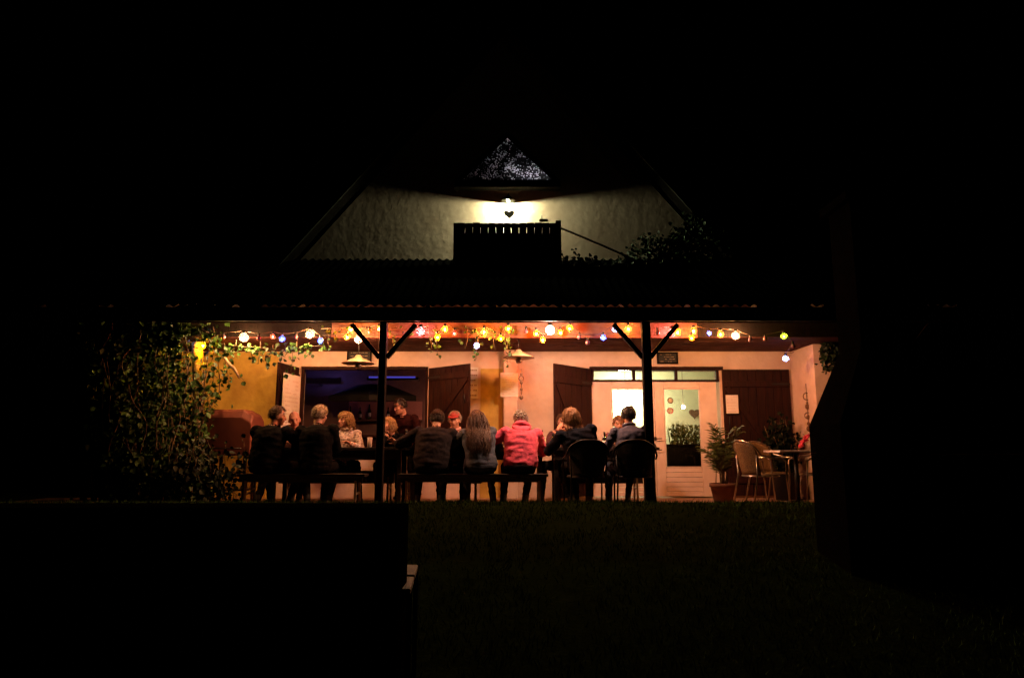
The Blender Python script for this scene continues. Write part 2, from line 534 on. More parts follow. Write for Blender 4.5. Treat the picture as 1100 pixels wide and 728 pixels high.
def vine(name, label, cat, loc, paths, mat_leaf, per_m=45, spread=0.1, size=(0.05, 0.09), rad=0.01, group=None, clip=None):
    rt = empty(name, loc, label, cat, group)
    g, st = MB(), MB()
    for path, dens in paths:
        st.tube(path, [rad * (1 - 0.6 * i / len(path)) for i in range(len(path))], 6)
        for i in range(len(path) - 1):
            L = (path[i + 1] - path[i]).length
            k = L * per_m * dens
            for _ in range(int(k) + (random.random() < k % 1)):
                p = path[i].lerp(path[i + 1], random.random()) + V((random.gauss(0, spread), random.gauss(0, spread * 0.7), random.gauss(0, spread)))
                if clip and not clip(p): continue
                leaf(g, p, random.uniform(*size))
    g.build('foliage', mat_leaf, rt)
    st.build('stem', 'stem', rt)
    return rt


# creeper along the roof; its taller right growth is added to darken the gable
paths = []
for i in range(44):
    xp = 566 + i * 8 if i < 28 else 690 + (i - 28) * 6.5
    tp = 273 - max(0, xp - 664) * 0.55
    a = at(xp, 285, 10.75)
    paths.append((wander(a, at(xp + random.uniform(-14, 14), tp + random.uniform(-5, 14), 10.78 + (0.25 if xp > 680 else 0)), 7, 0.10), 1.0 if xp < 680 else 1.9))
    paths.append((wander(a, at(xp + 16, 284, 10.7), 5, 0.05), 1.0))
vine('roof_creeper', 'dark creeper straggling along the veranda roof, with taller growth added to darken the gable', 'creeper', at(560, 286, 10.75), paths, 'leafdark', 50, 0.05, (0.04, 0.075), 0.006)

# ------------------------------------------------------------------ veranda
ver = empty('veranda', (0, YP, 0), 'lean-to veranda of dark posts and corrugated roof with bulbs along its beam', 'veranda')
zf = Z(329, 8.86)
zr = Z(279, YW - 0.03)
g = MB()
vs, fs = [], []
x0, x1, st = -6.7, 6.2, 0.127 / 8
nx = int((x1 - x0) / st)
for j in range(7):
    t = j / 6
    for i in range(nx + 1):
        x = x0 + i * st
        vs.append((x, 8.84 + (YW - 0.01 - 8.84) * t, zf + 0.012 + (zr - zf) * t + 0.018 * math.sin(2 * math.pi * x / 0.127) + 0.004 * noise.noise(V((x * 2, t * 3, 0)))))
for j in range(6):
    for i in range(nx):
        a = j * (nx + 1) + i
        fs.append((a, a + 1, a + nx + 2, a + nx + 1))
g.add(vs, fs, True)
g.build('roof_sheet', 'sheet', ver, solid=0.002)
M['galv'] = mat('galvanised_underside', (0.16, 0.17, 0.19), (0.09, 0.09, 0.10), 0.6, 0.2, scale=5)
g2 = MB()
g2.add([V(p) - V((0, 0, 0.006)) for p in vs], fs, True)
g2.build('roof_underside', 'galv', ver)
zb1 = Z(345, 8.88)
MB().bx(-6.6, 6.1, 8.86, 8.888, zb1, zf - 0.009).build('fascia', 'blackwood', ver)
M['beamwood'] = mat('beam_wood', (0.006, 0.004, 0.003), (0.003, 0.002, 0.002), 1.0, scale=5, stretch=(0.5, 5, 5), bump=0.3, spec=0.0)
MB().bx(-6.6, 6.1, 8.94, 9.06, zb1 + 0.012, zb1 + 0.14).build('beam', 'beamwood', ver, bevel=0.006)
g = MB()
slope = (zr - zf) / (YW - 8.84)
for i in range(15):
    x = -6.4 + i * 0.88
    g.bar((x, 8.9, zf - 0.065 + slope * 0.06), (x, YW - 0.004, zr - 0.075), 0.06, 0.09)
g.build('rafters', 'blackwood', ver)
# boarded ceiling and its front boards
g = MB()
yb = YL + 0.03
k = 0
while yb < YW - 0.05:
    g.bx(-5.4, 5.4, yb + 0.004, min(yb + 0.118, YW - 0.005), ZC + random.uniform(0, 0.006), ZC + 0.025)
    yb += 0.122
g.build('ceiling_boards', 'ceilwood', ver, bevel=0.003)
ztop = 2.72
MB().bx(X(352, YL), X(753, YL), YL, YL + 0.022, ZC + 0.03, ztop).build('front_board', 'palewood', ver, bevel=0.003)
MB().bx(-5.3, X(352, YL) - 0.004, YL + 0.004, YL + 0.024, ZC + 0.005, ztop).build('front_board', 'blackwood', ver, bevel=0.003)  # black board added so the open void here stays dark
MB().bx(X(753, YL) + 0.004, 5.4, YL + 0.004, YL + 0.024, ZC + 0.005, ztop).build('front_board', 'blackwood', ver, bevel=0.003)  # likewise added, keeps the void at the right end dark
MB().bx(X(352, YL), X(753, YL), YL - 0.004, YL + 0.02, ZC - 0.01, ZC + 0.027).build('edge_batten', 'ceilwood', ver, bevel=0.003)
for px in (122, 410, 696, 972):
    x = X(px, YP, 430)
    pw = 0.048 if px in (122, 410) else 0.058
    p = MB().bx(x - pw, x + pw, YP - 0.055, YP + 0.055, 0, zb1 + 0.009).build('post', 'blackwood', ver, bevel=0.01)
    for s in (-1, 1):
        MB().bar((x + s * 0.05, YP, zb1 - 0.47), (x + s * 0.43, YP, zb1 - 0.02), 0.06, 0.06, up=(0, 1, 0)).build('brace', 'blackwood', p, bevel=0.006)

# return wall at the right end of the veranda
RW = X(853)
g = MB().bx(RW, at(925, 400, 10.4).x, 10.4, YW - 0.004, -0.1, ZC - 0.006)
tag(g.build('return_wall', 'plaster', loc=(RW, 10.4, 0)), 'cream return wall with a rusty hanging chain, closing the veranda beside the white table', 'wall')
# ochre painted wall at the left
g = MB().bx(FXL + .003, X(296), YW - 0.02, YW - 0.003, -0.05, ZC - 0.006)
g.build('ochre_paint', 'ochre', house)
g = MB().bx(X(516), X(540), YW - 0.018, YW - 0.003, -0.05, Z(396))  # shaded part of the wall, put in as an ochre panel
g.build('shaded_wall_panel', 'ochre', house)

# pilaster with its notice
px0, px1 = at(541, 430, 11.0).x, at(556, 430, 11.0).x
g = MB().bx(px0, px1, 11.0, YW - 0.003, 0, ZC - 0.006)
g.build('pilaster', 'plaster', house, bevel=0.012)


def notice(name, c, w, h, label, cat, u=V((1, 0, 0)), lines=8, board='paper', ink='ink', frame=None, group=None):
    """flat sheet whose text runs along u, facing the camera side"""
    u = u.normalized()
    n_ = u.cross(V((0, 0, 1))).normalized()
    if n_.y > 0: n_ = -n_
    rot = Matrix((u, -n_, V((0, 0, 1)))).transposed()
    rt = empty(name, c, label, cat, group)
    g = MB().box(c, (w, 0.006, h), rot)
    for i in range(lines):
        z = h * (0.40 - 0.8 * i / max(1, lines - 1))
        x = -w * 0.4
        while x < w * 0.36:
            L = random.uniform(0.06, 0.2) * w
            if x + L > w * 0.42: break
            if random.random() < 0.85:
                g.box(c + n_ * 0.0045 + u * (x + L / 2) + V((0, 0, z)), (L, 0.002, h / lines * 0.28), rot)
            x += L + 0.035 * w
    sheet = g.build('sheet', board, rt)
    sheet.data.materials.append(M[ink])
    for p in sheet.data.polygons:
        if p.index >= 6: p.material_index = 1
    if frame:
        g = MB()
        t = 0.025
        for sx in (-1, 1):
            g.box(c + n_ * 0.004 + u * sx * (w / 2 + t / 2), (t, 0.022, h + 2 * t), rot)
            g.box(c + n_ * 0.004 + V((0, 0, sx * (h / 2 + t / 2))), (w, 0.022, t), rot)
        g.build('frame', frame, rt)
    return rt


notice('paper_notice', at(547, 413, 10.99), 0.285, 0.39, 'white paper notice pinned on the cream pilaster', 'notice', lines=9)
notice('framed_sign', at(717, 384.5, YW - 0.02), 0.30, 0.145, 'small black framed sign hung above the glazed doors', 'sign', lines=4, board='blackboard', ink='chalk', frame='blackwood')
notice('framed_sign', at(386, 384, YW - 0.02), 0.36, 0.2, 'dark framed sign behind the hanging lamp over the bar window', 'sign', lines=4, board='blackboard', ink='chalk', frame='blackwood')
ps = notice('poster', at(509, 411, YW - 0.024), 0.14, 0.52, 'tall narrow poster of small grey figures beside the brown window shutter', 'poster', lines=6, ink='palestem')

# ------------------------------------------------------------------ shutters, window, doors
def shutter(hinge, free, z0, z1, nbd=7, diag=1):
    h, f = V((*hinge, 0)), V((*free, 0))
    w = (f - h).length
    u = (f - h) / w
    n_ = u.cross(V((0, 0, 1)))
    if n_.y > 0: n_ = -n_
    rot = Matrix((u, -n_, V((0, 0, 1)))).transposed()
    g = MB()
    for i in range(nbd):
        g.box(h + u * (w * (i + 0.5) / nbd) + V((0, 0, (z0 + z1) / 2)), (w / nbd - 0.006, 0.026 + 0.003 * (i % 2), z1 - z0), rot)
    sh = g.build('shutter', 'darkwood', house, bevel=0.003)
    g = MB()
    za, zb_ = z0 + (z1 - z0) * 0.12, z1 - (z1 - z0) * 0.1 - 0.04
    for z in (za, zb_):
        g.box(h + u * w / 2 + n_ * 0.024 + V((0, 0, z)), (w * 0.96, 0.02, 0.1), rot)
    a = h + u * (w * (0.06 if diag > 0 else 0.94)) + n_ * 0.0245 + V((0, 0, za + 0.06))
    b = h + u * (w * (0.94 if diag > 0 else 0.06)) + n_ * 0.0245 + V((0, 0, zb_ - 0.06))
    g.bar(a, b, 0.018, 0.09, up=u.cross(V((0, 0, 1)))) if False else g.bar(a, b, 0.09, 0.018, up=n_)
    g.build('brace', 'darkwood', sh, bevel=0.004)
    for z in (za, zb_):
        MB().box(h + u * 0.16 + n_ * 0.037 + V((0, 0, z)), (0.3, 0.005, 0.03), rot).build('hinge_strap', 'blackmetal', sh)
    MB().tube([h + u * (w - 0.08) + n_ * 0.04 + V((0, 0, z0 + (z1 - z0) * .5)), h + u * (w - 0.08) + n_ * 0.05 + V((0, 0, z0 + (z1 - z0) * .62))], 0.008, 6).build('latch', 'blackmetal', sh)
    return sh, h, u, n_, w


# bar window
wf = MB()
for a in ((wx0, wx0 + 0.05, wz0, wz1), (wx1 - 0.05, wx1, wz0, wz1), (wx0 + 0.051, wx1 - 0.051, wz1 - 0.05, wz1), (wx0 + 0.051, wx1 - 0.051, wz0, wz0 + 0.05)):
    wf.bx(a[0] + 0.002, a[1] - 0.002, YW + 0.05, YW + 0.13, a[2] + 0.002, a[3] - 0.002)
wi = wf.build('window', 'darkwood', house, bevel=0.005)
MB().bx(wx0 - 0.06, wx1 + 0.06, YW - 0.14, YW + 0.045, wz0 - 0.05, wz0 + 0.001).build('sill', 'darkwood', wi, bevel=0.006)
sz0, sz1 = wz0 + 0.01, Z(395)
fL = at(303, 440, 10.5)
shutter((wx0 - 0.02, YW - 0.02), (at(296, 440, 10.5).x, 10.5), sz0, sz1, 6)
_u = (V((at(296, 440, 10.5).x, 10.5, 0)) - V((wx0 - 0.02, YW - 0.02, 0))).normalized()
cc = V((wx0 - 0.02, YW - 0.02, 1.42)) + _u * 0.40 + V((-_u.y, _u.x, 0)) * 0.075
notice('menu_board', cc, 0.62, 1.06, 'tall white menu board leaning on the window shutter beside the ochre wall', 'board', u=_u, lines=14)
shutter((wx1 + 0.02, YW - 0.02), (at(505, 420, 10.6).x, 10.6), sz0, Z(397) + 0.02, 7, 1)
# glazed doors
shutter((dx0 - 0.01, YW - 0.02), (at(595, 430, 10.5).x, 10.5), 0.04, Z(397) + 0.01, 7, 1)
shutter((X(850), YW - 0.03), (X(777), YW - 0.03), 0.04, Z(397) + 0.0, 8, 1)
notice('paper_notice', at(786.5, 434, YW - 0.085), 0.2, 0.3, 'white paper notice pinned on the closed brown door shutter', 'notice', lines=6)
ft = Z(407.5)
fr = MB()
fr.bx(dx0 - 0.03, dx1 + 0.06, YW - 0.03, YW - 0.003, dz1 - 0.01, dz1 + 0.05)
for x in (dx0, X(681), X(727), dx1 - 0.05):
    fr.bx(x + 0.002, x + 0.045, YW + 0.01, YW + 0.09, ft + 0.001, dz1 - 0.012)
fr.bx(dx0 + 0.002, dx1 - 0.002, YW + 0.008, YW + 0.095, ft - 0.035, ft)
fr.bx(dx0 + 0.002, dx1 - 0.002, YW + 0.01, YW + 0.09, dz1 - 0.0115, dz1 - 0.001)
tr = fr.build('transom', 'darkwood', house, bevel=0.004)
MB().bx(dx0 + 0.05, dx1 - 0.05, YW + 0.045, YW + 0.051, ft + 0.002, dz1 - 0.013).build('pane', 'glass', tr)


def door(xa, xb, ga, gb, gz0, gz1, handle):
    z1 = ft - 0.038
    y0, y1 = YW + 0.02, YW + 0.07
    g = MB()
    g.bx(xa, ga, y0, y1, 0.02, z1).bx(gb, xb, y0, y1, 0.02, z1).bx(ga + .001, gb - .001, y0, y1, gz1, z1)
    zz = 0.02
    k = 6
    for i in range(k):
        hh = (gz0 - 0.02) / k
        g.bx(ga + .001, gb - .001, y0 + 0.012 * (1 if i else 0), y1 - 0.004, zz + 0.003, zz + hh - 0.003)
        zz += hh
    d = g.build('door', 'whitepaint', house, bevel=0.005)
    MB().bx(ga + 0.001, gb - 0.001, y0 + 0.02, y0 + 0.026, gz0 + 0.001, gz1 - 0.001).build('glass', 'glass', d)
    g = MB()
    for a in ((ga + .002, ga + 0.016, gz0 + .002, gz1 - .002), (gb - 0.016, gb - .002, gz0 + .002, gz1 - .002), (ga + .017, gb - .017, gz1 - 0.016, gz1 - .002), (ga + .017, gb - .017, gz0 + .002, gz0 + 0.016)):
        g.bx(a[0], a[1], y0 + 0.004, y0 + 0.018, a[2], a[3])
    g.build('bead', 'whitepaint', d, bevel=0.002)
    if handle:
        for py in (471, 483):
            h = at(704, py, y0)
            g = MB()
            g.box(h + V((0, -0.006, 0)), (0.035, 0.01, 0.06)).tube([h + V((0, -0.01, 0)), h + V((0, -0.05, 0)), h + V((0.1, -0.05, 0))], 0.008, 8)
            g.build('handle', 'blackmetal', d)
    return d


gz0, gz1 = Z(502), Z(417)
xm = X(704)
door(dx0 + 0.004, xm - 0.003, X(658), X(694), gz0, gz1, False)
d2 = door(xm + 0.003, dx1 - 0.054, X(714), X(753), gz0, gz1, True)
for py, col, rr in ((430, 'brownheart', 0.05), (441, 'red', 0.052)):
    p = at(720, py, YW + 0.036)
    g = MB().loft([(p, V((rr, 0, 0)), V((0, 0, rr))), (p - V((0, 0.002, 0)), V((rr, 0, 0)), V((0, 0, rr)))], 20, False)
    st_ = g.build('sticker', col, d2)
    g = MB().loft([(p - V((0, 0.0025, 0)), V((rr * .7, 0, 0)), V((0, 0, rr * .7))), (p - V((0, 0.0035, 0)), V((rr * .7, 0, 0)), V((0, 0, rr * .7)))], 20, False)
    g.bar(p + V((-rr * .5, -0.004, -rr * .5)), p + V((rr * .5, -0.004, rr * .5)), 0.012, 0.001, up=(0, 1, 0))
    g.build('sticker_centre', 'roomwall', st_)

# ------------------------------------------------------------------ rooms behind
yb0, yb1 = YW + 0.302, 14.6
pxm = 0.75
g = MB()
g.bx(pxm, 6.0, yb1, yb1 + 0.1, 0, 2.5).bx(pxm - 0.05, pxm + 0.05, yb0, yb1 - 0.002, 0, 2.5).bx(6.0, 6.08, yb0, yb1 - 0.002, 0, 2.5)
g.bx(pxm + 0.052, 5.998, yb0, yb1 - 0.002, 2.502, 2.6)
tag(g.build('dining_room_wall', 'roomwall'), kind='structure')
g = MB().bx(-5.25, 6.0, YW + 0.021, yb1 + 0.2, -0.12, -0.002)
tag(g.build('indoor_floor', 'terrace'), kind='structure')
g = MB().bx(-5.2, pxm - 0.06, yb1, yb1 + 0.1, 0, 2.5).bx(-5.28, -5.2, yb0, yb1 - 0.002, 0, 2.5)
tag(g.build('bar_wall', 'barwall'), kind='structure')
g = MB().bx(-5.198, pxm - 0.06, yb0, yb1 - 0.002, 2.502, 2.6)
tag(g.build('bar_ceiling', 'barceil'), kind='structure')
# things indoors: globe lamp, planter, wreath, added bulb
lp2 = at(672, 430, 14.15)
gl = empty('globe_lamp', lp2, 'white globe lamp shining behind the dazzling glazed door', 'lamp')
MB().ell(lp2, (0.13, 0.13, 0.13)).build('globe', glow('globe_glow', (1.0, 0.92, 0.64), 210), gl)
MB().tube([lp2 + V((0, 0, 0.1)), V((lp2.x, lp2.y, 2.502))], 0.006, 6).build('cord', 'wire', gl)
lp3 = at(734, 437, 13.6)  # added bulb, stands in for a reflection in the pane and lights the plants
gl = empty('reflection_bulb', lp3, 'small warm bulb added for a reflection in the door pane above the plants', 'lamp')
MB().ell(lp3, (0.035, 0.035, 0.035)).build('bulb', glow('reflection_glow', (1.0, 0.80, 0.50), 130), gl)
MB().tube([lp3 + V((0, 0, 0.03)), V((lp3.x, lp3.y, 2.502))], 0.005, 6).build('cord', 'wire', gl)
pl = empty('indoor_planter', at(736, 520, 11.7), 'dark box planter full of green plants behind the door pane', 'planter')
a, b = at(715, 478, 11.7), at(757, 478, 11.7)
MB().bx(a.x, b.x, 11.6, 11.95, 0.0, a.z - 0.02).build('trough', 'blackwood', pl, bevel=0.01)
MB().bx(a.x - 0.02, b.x + 0.02, 11.58, 11.97, a.z - 0.02, a.z + 0.02).build('rim', 'blackwood', pl, bevel=0.006)
g = MB()
for i in range(420):
    p = V((random.uniform(a.x + 0.12, b.x), random.uniform(11.65, 11.92), a.z + random.random() ** 1.6 * 0.36))
    leaf(g, p, random.uniform(0.03, 0.06))
for i in range(40):
    p = V((random.uniform(a.x + 0.12, b.x), random.uniform(11.65, 11.92), a.z))
    q = p + V((random.gauss(0, 0.06), random.gauss(0, 0.04), random.uniform(0.2, 0.42)))
    g.tube([p, p.lerp(q, 0.6) + V((0, 0, 0.03)), q], [0.006, 0.006, 0.002], 5)
g.build('foliage', 'palm', pl)
wp = at(746, 444, 14.55)
g = MB()
g.add([wp + V((p.x * 1.25, -0.02, p.z * 1.25)) for p in hv] + [wp + V((p.x * 1.25, 0.02, p.z * 1.25)) for p in hv],
      [tuple(range(26)), tuple(reversed(range(26, 52)))] + [(i, i + 26, (i + 1) % 26 + 26, (i + 1) % 26) for i in range(26)])
tag(g.build('wicker_heart', 'brownheart', loc=wp), 'brown wicker heart on the pale wall behind the door pane', 'ornament')
# bar interior: counter, shelves with bottles, blue tube light
bar = empty('bar_counter', (-2.6, 12.4, 0), 'dark wooden bar counter inside the open window', 'counter')
MB().bx(-4.2, -1.0, 12.2, 12.6, 0, 0.98).build('body', 'darkwood', bar, bevel=0.01)
MB().bx(-4.3, -0.9, 12.1, 12.7, 0.982, 1.03).build('top', 'darkwood', bar, bevel=0.01)
hoodp = at(400, 424, 13.2)
MBh = MB()
MBh.loft([(V((hoodp.x, 13.2, hoodp.z - 0.12)), V((0.85, 0, 0)), V((0, 0.3, 0))), (V((hoodp.x, 13.2, hoodp.z - 0.02)), V((0.85, 0, 0)), V((0, 0.3, 0))), (V((hoodp.x, 13.25, hoodp.z + 0.2)), V((0.3, 0, 0)), V((0, 0.2, 0)))], 4, False)
tag(MBh.build('extractor_hood', 'blackmetal', loc=V((hoodp.x, 13.2, hoodp.z - 0.12))), 'black extractor hood over the counter inside the bar', 'hood')
tl = empty('tube_light', at(350, 411, 13.9), 'dim blue tube light under the bar ceiling, near the menu board', 'lamp')
a, b = at(330, 411, 13.9), at(368, 411, 13.9)
MB().tube([a + V((0.06, 0, .05)), V((b.x - .06, b.y, a.z + .05))], 0.012, 8).build('tube', glow('blue_glow', (0.20, 0.19, 1.0), 26), tl)
MB().bx(a.x, b.x, 13.80, 13.97, a.z - 0.02, a.z + 0.03).bx(a.x, b.x, 13.78, 13.799, a.z - 0.02, a.z + 0.09).build('housing', 'barceil', tl)
MB().bx(a.x + 0.1, a.x + 0.13, 13.97, yb1 - 0.002, a.z, a.z + 0.03).build('bracket', 'blackmetal', tl)
tl = empty('tube_light', at(440, 406, 13.0), 'dim blue glowing tube added for the sheen of the bar window, near the waiter', 'lamp')
a, b = at(395, 410, 13.0), at(450, 407, 13.0)  # added glowing tube in place of the window's soft blue reflection
MB().tube([V((a.x + 0.05, 12.86, a.z + .075)), V((b.x - 0.05, 12.86, a.z + .075))], 0.016, 8).build('tube', glow('window_sheen_glow', (0.12, 0.10, 0.8), 0.45), tl)
MB().bx(a.x, b.x, 12.9, 13.07, a.z + 0.03, a.z + 0.08).build('housing', 'blackmetal', tl)
MB().tube([V((a.x + .1, 13.05, a.z + .08)), V((a.x + .1, 13.05, 2.502))], 0.006, 6).build('hanger', 'blackmetal', tl)
sh = empty('bottle_shelf', (at(420, 450, 14.5).x, 14.4, 1.2), 'wall shelf with a backlit red panel at the back of the bar', 'shelf')
a, b = at(372, 452, 14.4), at(452, 452, 14.4)
MB().bx(a.x, b.x, 14.3, yb1 - 0.002, a.z, a.z + 0.03).build('board', 'palewood', sh)
MB().bx(a.x, b.x, yb1 - 0.03, yb1 - 0.004, a.z + 0.04, a.z + 0.42).build('panel', mat('pink_panel', (0.62, 0.26, 0.22), (0.5, 0.2, 0.17), 0.6), sh)


def bottle_mb(p, h=0.3, r=0.036):
    return MB().lathe(p, [(r * .9, 0), (r, 0.01), (r, h * 0.55), (r * 0.75, h * 0.65), (r * 0.36, h * 0.75), (r * 0.34, h * 0.97), (r * 0.4, h), (r * .2, h + 0.002)], 14)


def bottle(p, h, label, group, m='bottle', r=0.036):
    o = bottle_mb(p, h, r).build('bottle', m, loc=p)
    cp = MB().lathe(p + V((0, 0, h * 0.8)), [(r * .38, 0), (r * .43, 0.005), (r * .43, h * .2), (r * .3, h * .21)], 12).build('cap', 'blackmetal', o)
    MB().lathe(p + V((0, 0, h * 0.18)), [(r * 1.01, 0), (r * 1.02, 0.001), (r * 1.02, h * .26), (r * 1.01, h * .261)], 14).build('paper_label', 'paper', o)
    return tag(o, label, 'bottle', group)


for i in range(6):
    bottle(V((a.x + 0.1 + i * 0.2 + random.uniform(-.03, .03), 14.4, a.z + 0.031)), random.uniform(0.24, 0.33), 'dark bottle standing on the wall shelf inside the bar', 'bottles on the bar shelf')
gl = empty('bar_lamp', at(462, 440, 13.7), 'small bare bulb inside the bar hidden behind the brown shutter', 'lamp')
q = V(gl.location)
MB().ell(q, (0.04, 0.04, 0.04)).build('bulb', glow('bar_glow', (1.0, 0.42, 0.25), 110), gl)
MB().tube([q + V((0, 0, .03)), V((q.x, q.y, 2.502))], 0.005, 6).build('cord', 'wire', gl)

# ------------------------------------------------------------------ festoon lights
def gm(name, tint, power, k, fil=(1.0, 0.72, 0.46)):
    """tinted glass globe that lets most light through and scatters a share k of it; with its filament glow"""
    m = bpy.data.materials.new(name)
    m.use_nodes = True
    nt = m.node_tree
    L = nt.links.new
    nt.nodes.remove(nt.nodes['Principled BSDF'])
    t = nt.nodes.new('ShaderNodeBsdfTransparent')
    t.inputs[0].default_value = (*tint, 1)
    d = nt.nodes.new('ShaderNodeBsdfTranslucent')
    d.inputs[0].default_value = (*tint, 1)
    mx = nt.nodes.new('ShaderNodeMixShader')
    mx.inputs[0].default_value = k
    L(t.outputs[0], mx.inputs[1]); L(d.outputs[0], mx.inputs[2])
    L(mx.outputs[0], nt.nodes['Material Output'].inputs[0])
    return m, glow(name + '_filament', fil, power * 16)


WARM = gm('warm_bulb', (1.0, 0.66, 0.42), 1300, 0.014)
ORG = gm('orange_bulb', (1.0, 0.36, 0.035), 270, 0.05)
REDM = gm('red_bulb', (1.0, 0.05, 0.03), 60, 0.16)
BLU = gm('blue_bulb', (0.10, 0.13, 1.0), 40, 0.30, (0.7, 0.75, 1.0))
BLW = gm('pale_blue_bulb', (0.38, 0.45, 1.0), 24, 0.35, (0.8, 0.85, 1.0))
YEL = gm('yellow_bulb', (1.0, 0.52, 0.01), 600, 0.014)
YELW = gm('amber_bulb', (1.0, 0.52, 0.025), 110, 0.08)
ORS = gm('strong_orange_bulb', (1.0, 0.42, 0.08), 620, 0.014)
MAG = gm('pink_bulb', (1.0, 0.30, 0.36), 800, 0.014, (1.0, 0.75, 0.62))
GRN = gm('green_bulb', (0.5, 1.0, 0.07), 14, 0.4)
OFF = mat('unlit_bulb', (0.2, 0.06, 0.03), (0.06, 0.05, 0.09), 0.15, scale=3)
YS = 9.52
left_b = [(195, 360, BLW, .9), (218, 371, YEL, 1), (240, 362, OFF, .9), (262, 362.5, WARM, 1.5), (278, 363, OFF, .9), (293, 361.5, REDM, .85), (303, 364, BLU, 1), (318, 362, OFF, .9), (333, 359, WARM, 1.45), (344, 366, BLU, .9),
          (373, 362, ORG, 1.0), (377, 354, ORS, 1), (385, 364.5, WARM, 1.35), (397, 356, OFF, .9), (407, 353, ORG, .75), (415, 359, REDM, .9), (433, 361, OFF, .9), (452, 356, MAG, 1.4), (470, 362, YELW, 1.1), (478, 353.5, ORG, 1.1), (488, 358, REDM, .95)]
mid_b = [(512, 371, BLW, 1.0), (520, 356.5, ORS, 1.25), (538, 363.5, YELW, 1), (546, 353, ORG, 1.1), (565, 356, OFF, .9), (576, 358, ORG, 1), (583, 365, ORG, 1), (602, 357, ORG, 1), (612, 352.5, ORG, 1.1), (622, 362, OFF, .9),
         (631, 368, OFF, .9), (648, 362.5, BLU, .95), (661, 353.5, BLW, 1.2), (675, 353, ORS, 1.1)]
right_b = [(706, 357, OFF, .9), (722, 357.5, MAG, 1.45), (728, 357, ORG, 1.1), (743, 363, YELW, 1), (745, 355.5, ORS, 1.1), (762, 358, BLU, .7), (774, 359, ORS, 1.2), (790, 360.5, WARM, 1.3), (806, 365, OFF, .9), (822, 364, OFF, .9), (842, 361, GRN, 1.05), (852, 372, OFF, .9), (844, 385, BLW, 1.1)]


def festoon(bulbs, ends, label):
    rt = empty('festoon_lights', at(bulbs[0][0], 346, YS), label, 'string lights', 'coloured festoon strings under the veranda beam')
    pts = []
    for i, (px, py, m, s) in enumerate(bulbs):
        Y = YS + (0.06 if i % 3 == 1 else 0.0) + (0.04 if i % 2 else 0)
        if (px, py) == (844, 385): Y = 10.3
        pts.append(at(px, py, Y))
    path = [ends[0]]
    for i, p in enumerate(pts):
        m, s = bulbs[i][2], bulbs[i][3]
        r = (0.036 if m is OFF else 0.044) * s
        top = p + V((0, 0, r + 0.035))
        path.append(top)
        g = MB().lathe(p, [(0.008, -r), (r * .55, -r * .84), (r * .92, -r * .4), (r, 0), (r * .9, r * .45), (r * .55, r * .85), (r * .36, r * 1.05)], 14)
        b = g.build('bulb', m if m is OFF else m[0], rt)
        if m is not OFF: MB().ell(p + V((0, 0, -r * .1)), (0.0075, 0.0075, 0.011), n=10, m=6).build('filament', m[1], b)
        MB().lathe(p + V((0, 0, r * 1.0)), [(r * .42, 0), (r * .44, 0.004), (r * .44, 0.034), (r * .2, 0.038)], 10).build('socket', 'blackmetal', b)
    path.append(ends[1])
    full = []
    for i in range(len(path) - 1):
        a, b = path[i], path[i + 1]
        L = (b - a).length
        for k in range(6):
            t = k / 6
            full.append(a.lerp(b, t) - V((0, 0, 4 * 0.03 * min(L, 1) * t * (1 - t))))
    full.append(path[-1])
    MB().tube(full, 0.0045, 5).build('cable', 'wire', rt)
    return rt


festoon(left_b, (at(160, 352, YS), at(500, 350, YS)), 'festoon of mixed bulbs from the yellow one in the vine to the brown window shutter')
festoon(mid_b, (at(500, 350, YS), at(690, 350, YS)), 'festoon of mostly orange bulbs around the glaring white lamp')
festoon(right_b, (at(690, 350, YS), at(853, 378, 10.6)), 'festoon with a green bulb running over the glazed door to the return wall')
mp_ = at(591, 354.5, 9.16)
ml = empty('beam_lamp', mp_, 'glaring white lamp under the middle of the veranda beam', 'lamp')
MB().ell(mp_, (0.055, 0.055, 0.06)).build('bulb', glow('main_glow', (1.0, 0.54, 0.34), 1500), ml)
MB().lathe(mp_ + V((0, 0, 0.05)), [(0.03, 0), (0.034, 0.01), (0.034, 0.05), (0.02, 0.06)], 12).build('socket', 'blackmetal', ml)
MB().tube([mp_ + V((0, 0, .1)), V((mp_.x, mp_.y, zf + 0.03))], 0.006, 6).build('cord', 'wire', ml)


def pendant(c, label):
    rt = empty('pendant_lamp', c, label, 'lamp')
    g = MB().lathe(c, [(0.235, -0.075), (0.24, -0.07), (0.15, -0.03), (0.06, 0.01), (0.035, 0.05), (0.012, 0.055)], 28)
    g.build('shade', 'enamel', rt)
    MB().lathe(c, [(0.03, -0.15), (0.045, -0.12), (0.045, -0.09), (0.03, -0.074)], 14).build('burner', 'steel', rt)
    MB().tube([c + V((0, 0, .05)), V((c.x, c.y, ZC + 0.0))], 0.008, 6).build('stem', 'blackmetal', rt)


pendant(at(385, 385, 9.98), 'unlit conical hanging lamp over the bar window')
pendant(at(557, 379, 9.98), 'unlit conical hanging lamp by the cream pilaster')


def hanging(label, top, items, name='wind_chime'):
    rt = empty(name, top, label, 'ornament')
    g = MB()
    for kind, d, r in items:
        p = top - V((0, 0, d))
        if kind == 'ring':
            ring = [(p + V((r * math.cos(t), 0, r * math.sin(t)))) for t in [2 * math.pi * k / 14 for k in range(15)]]
            g.tube(ring, 0.008, 6)
        else:
            g.ell(p, (r, r * 0.5, r * 1.1), n=10, m=8)
    g.build('pendant', 'brownheart', rt)
    MB().tube([top, top - V((0, 0, items[-1][1]))], 0.005, 5).build('cord', 'wire', rt)


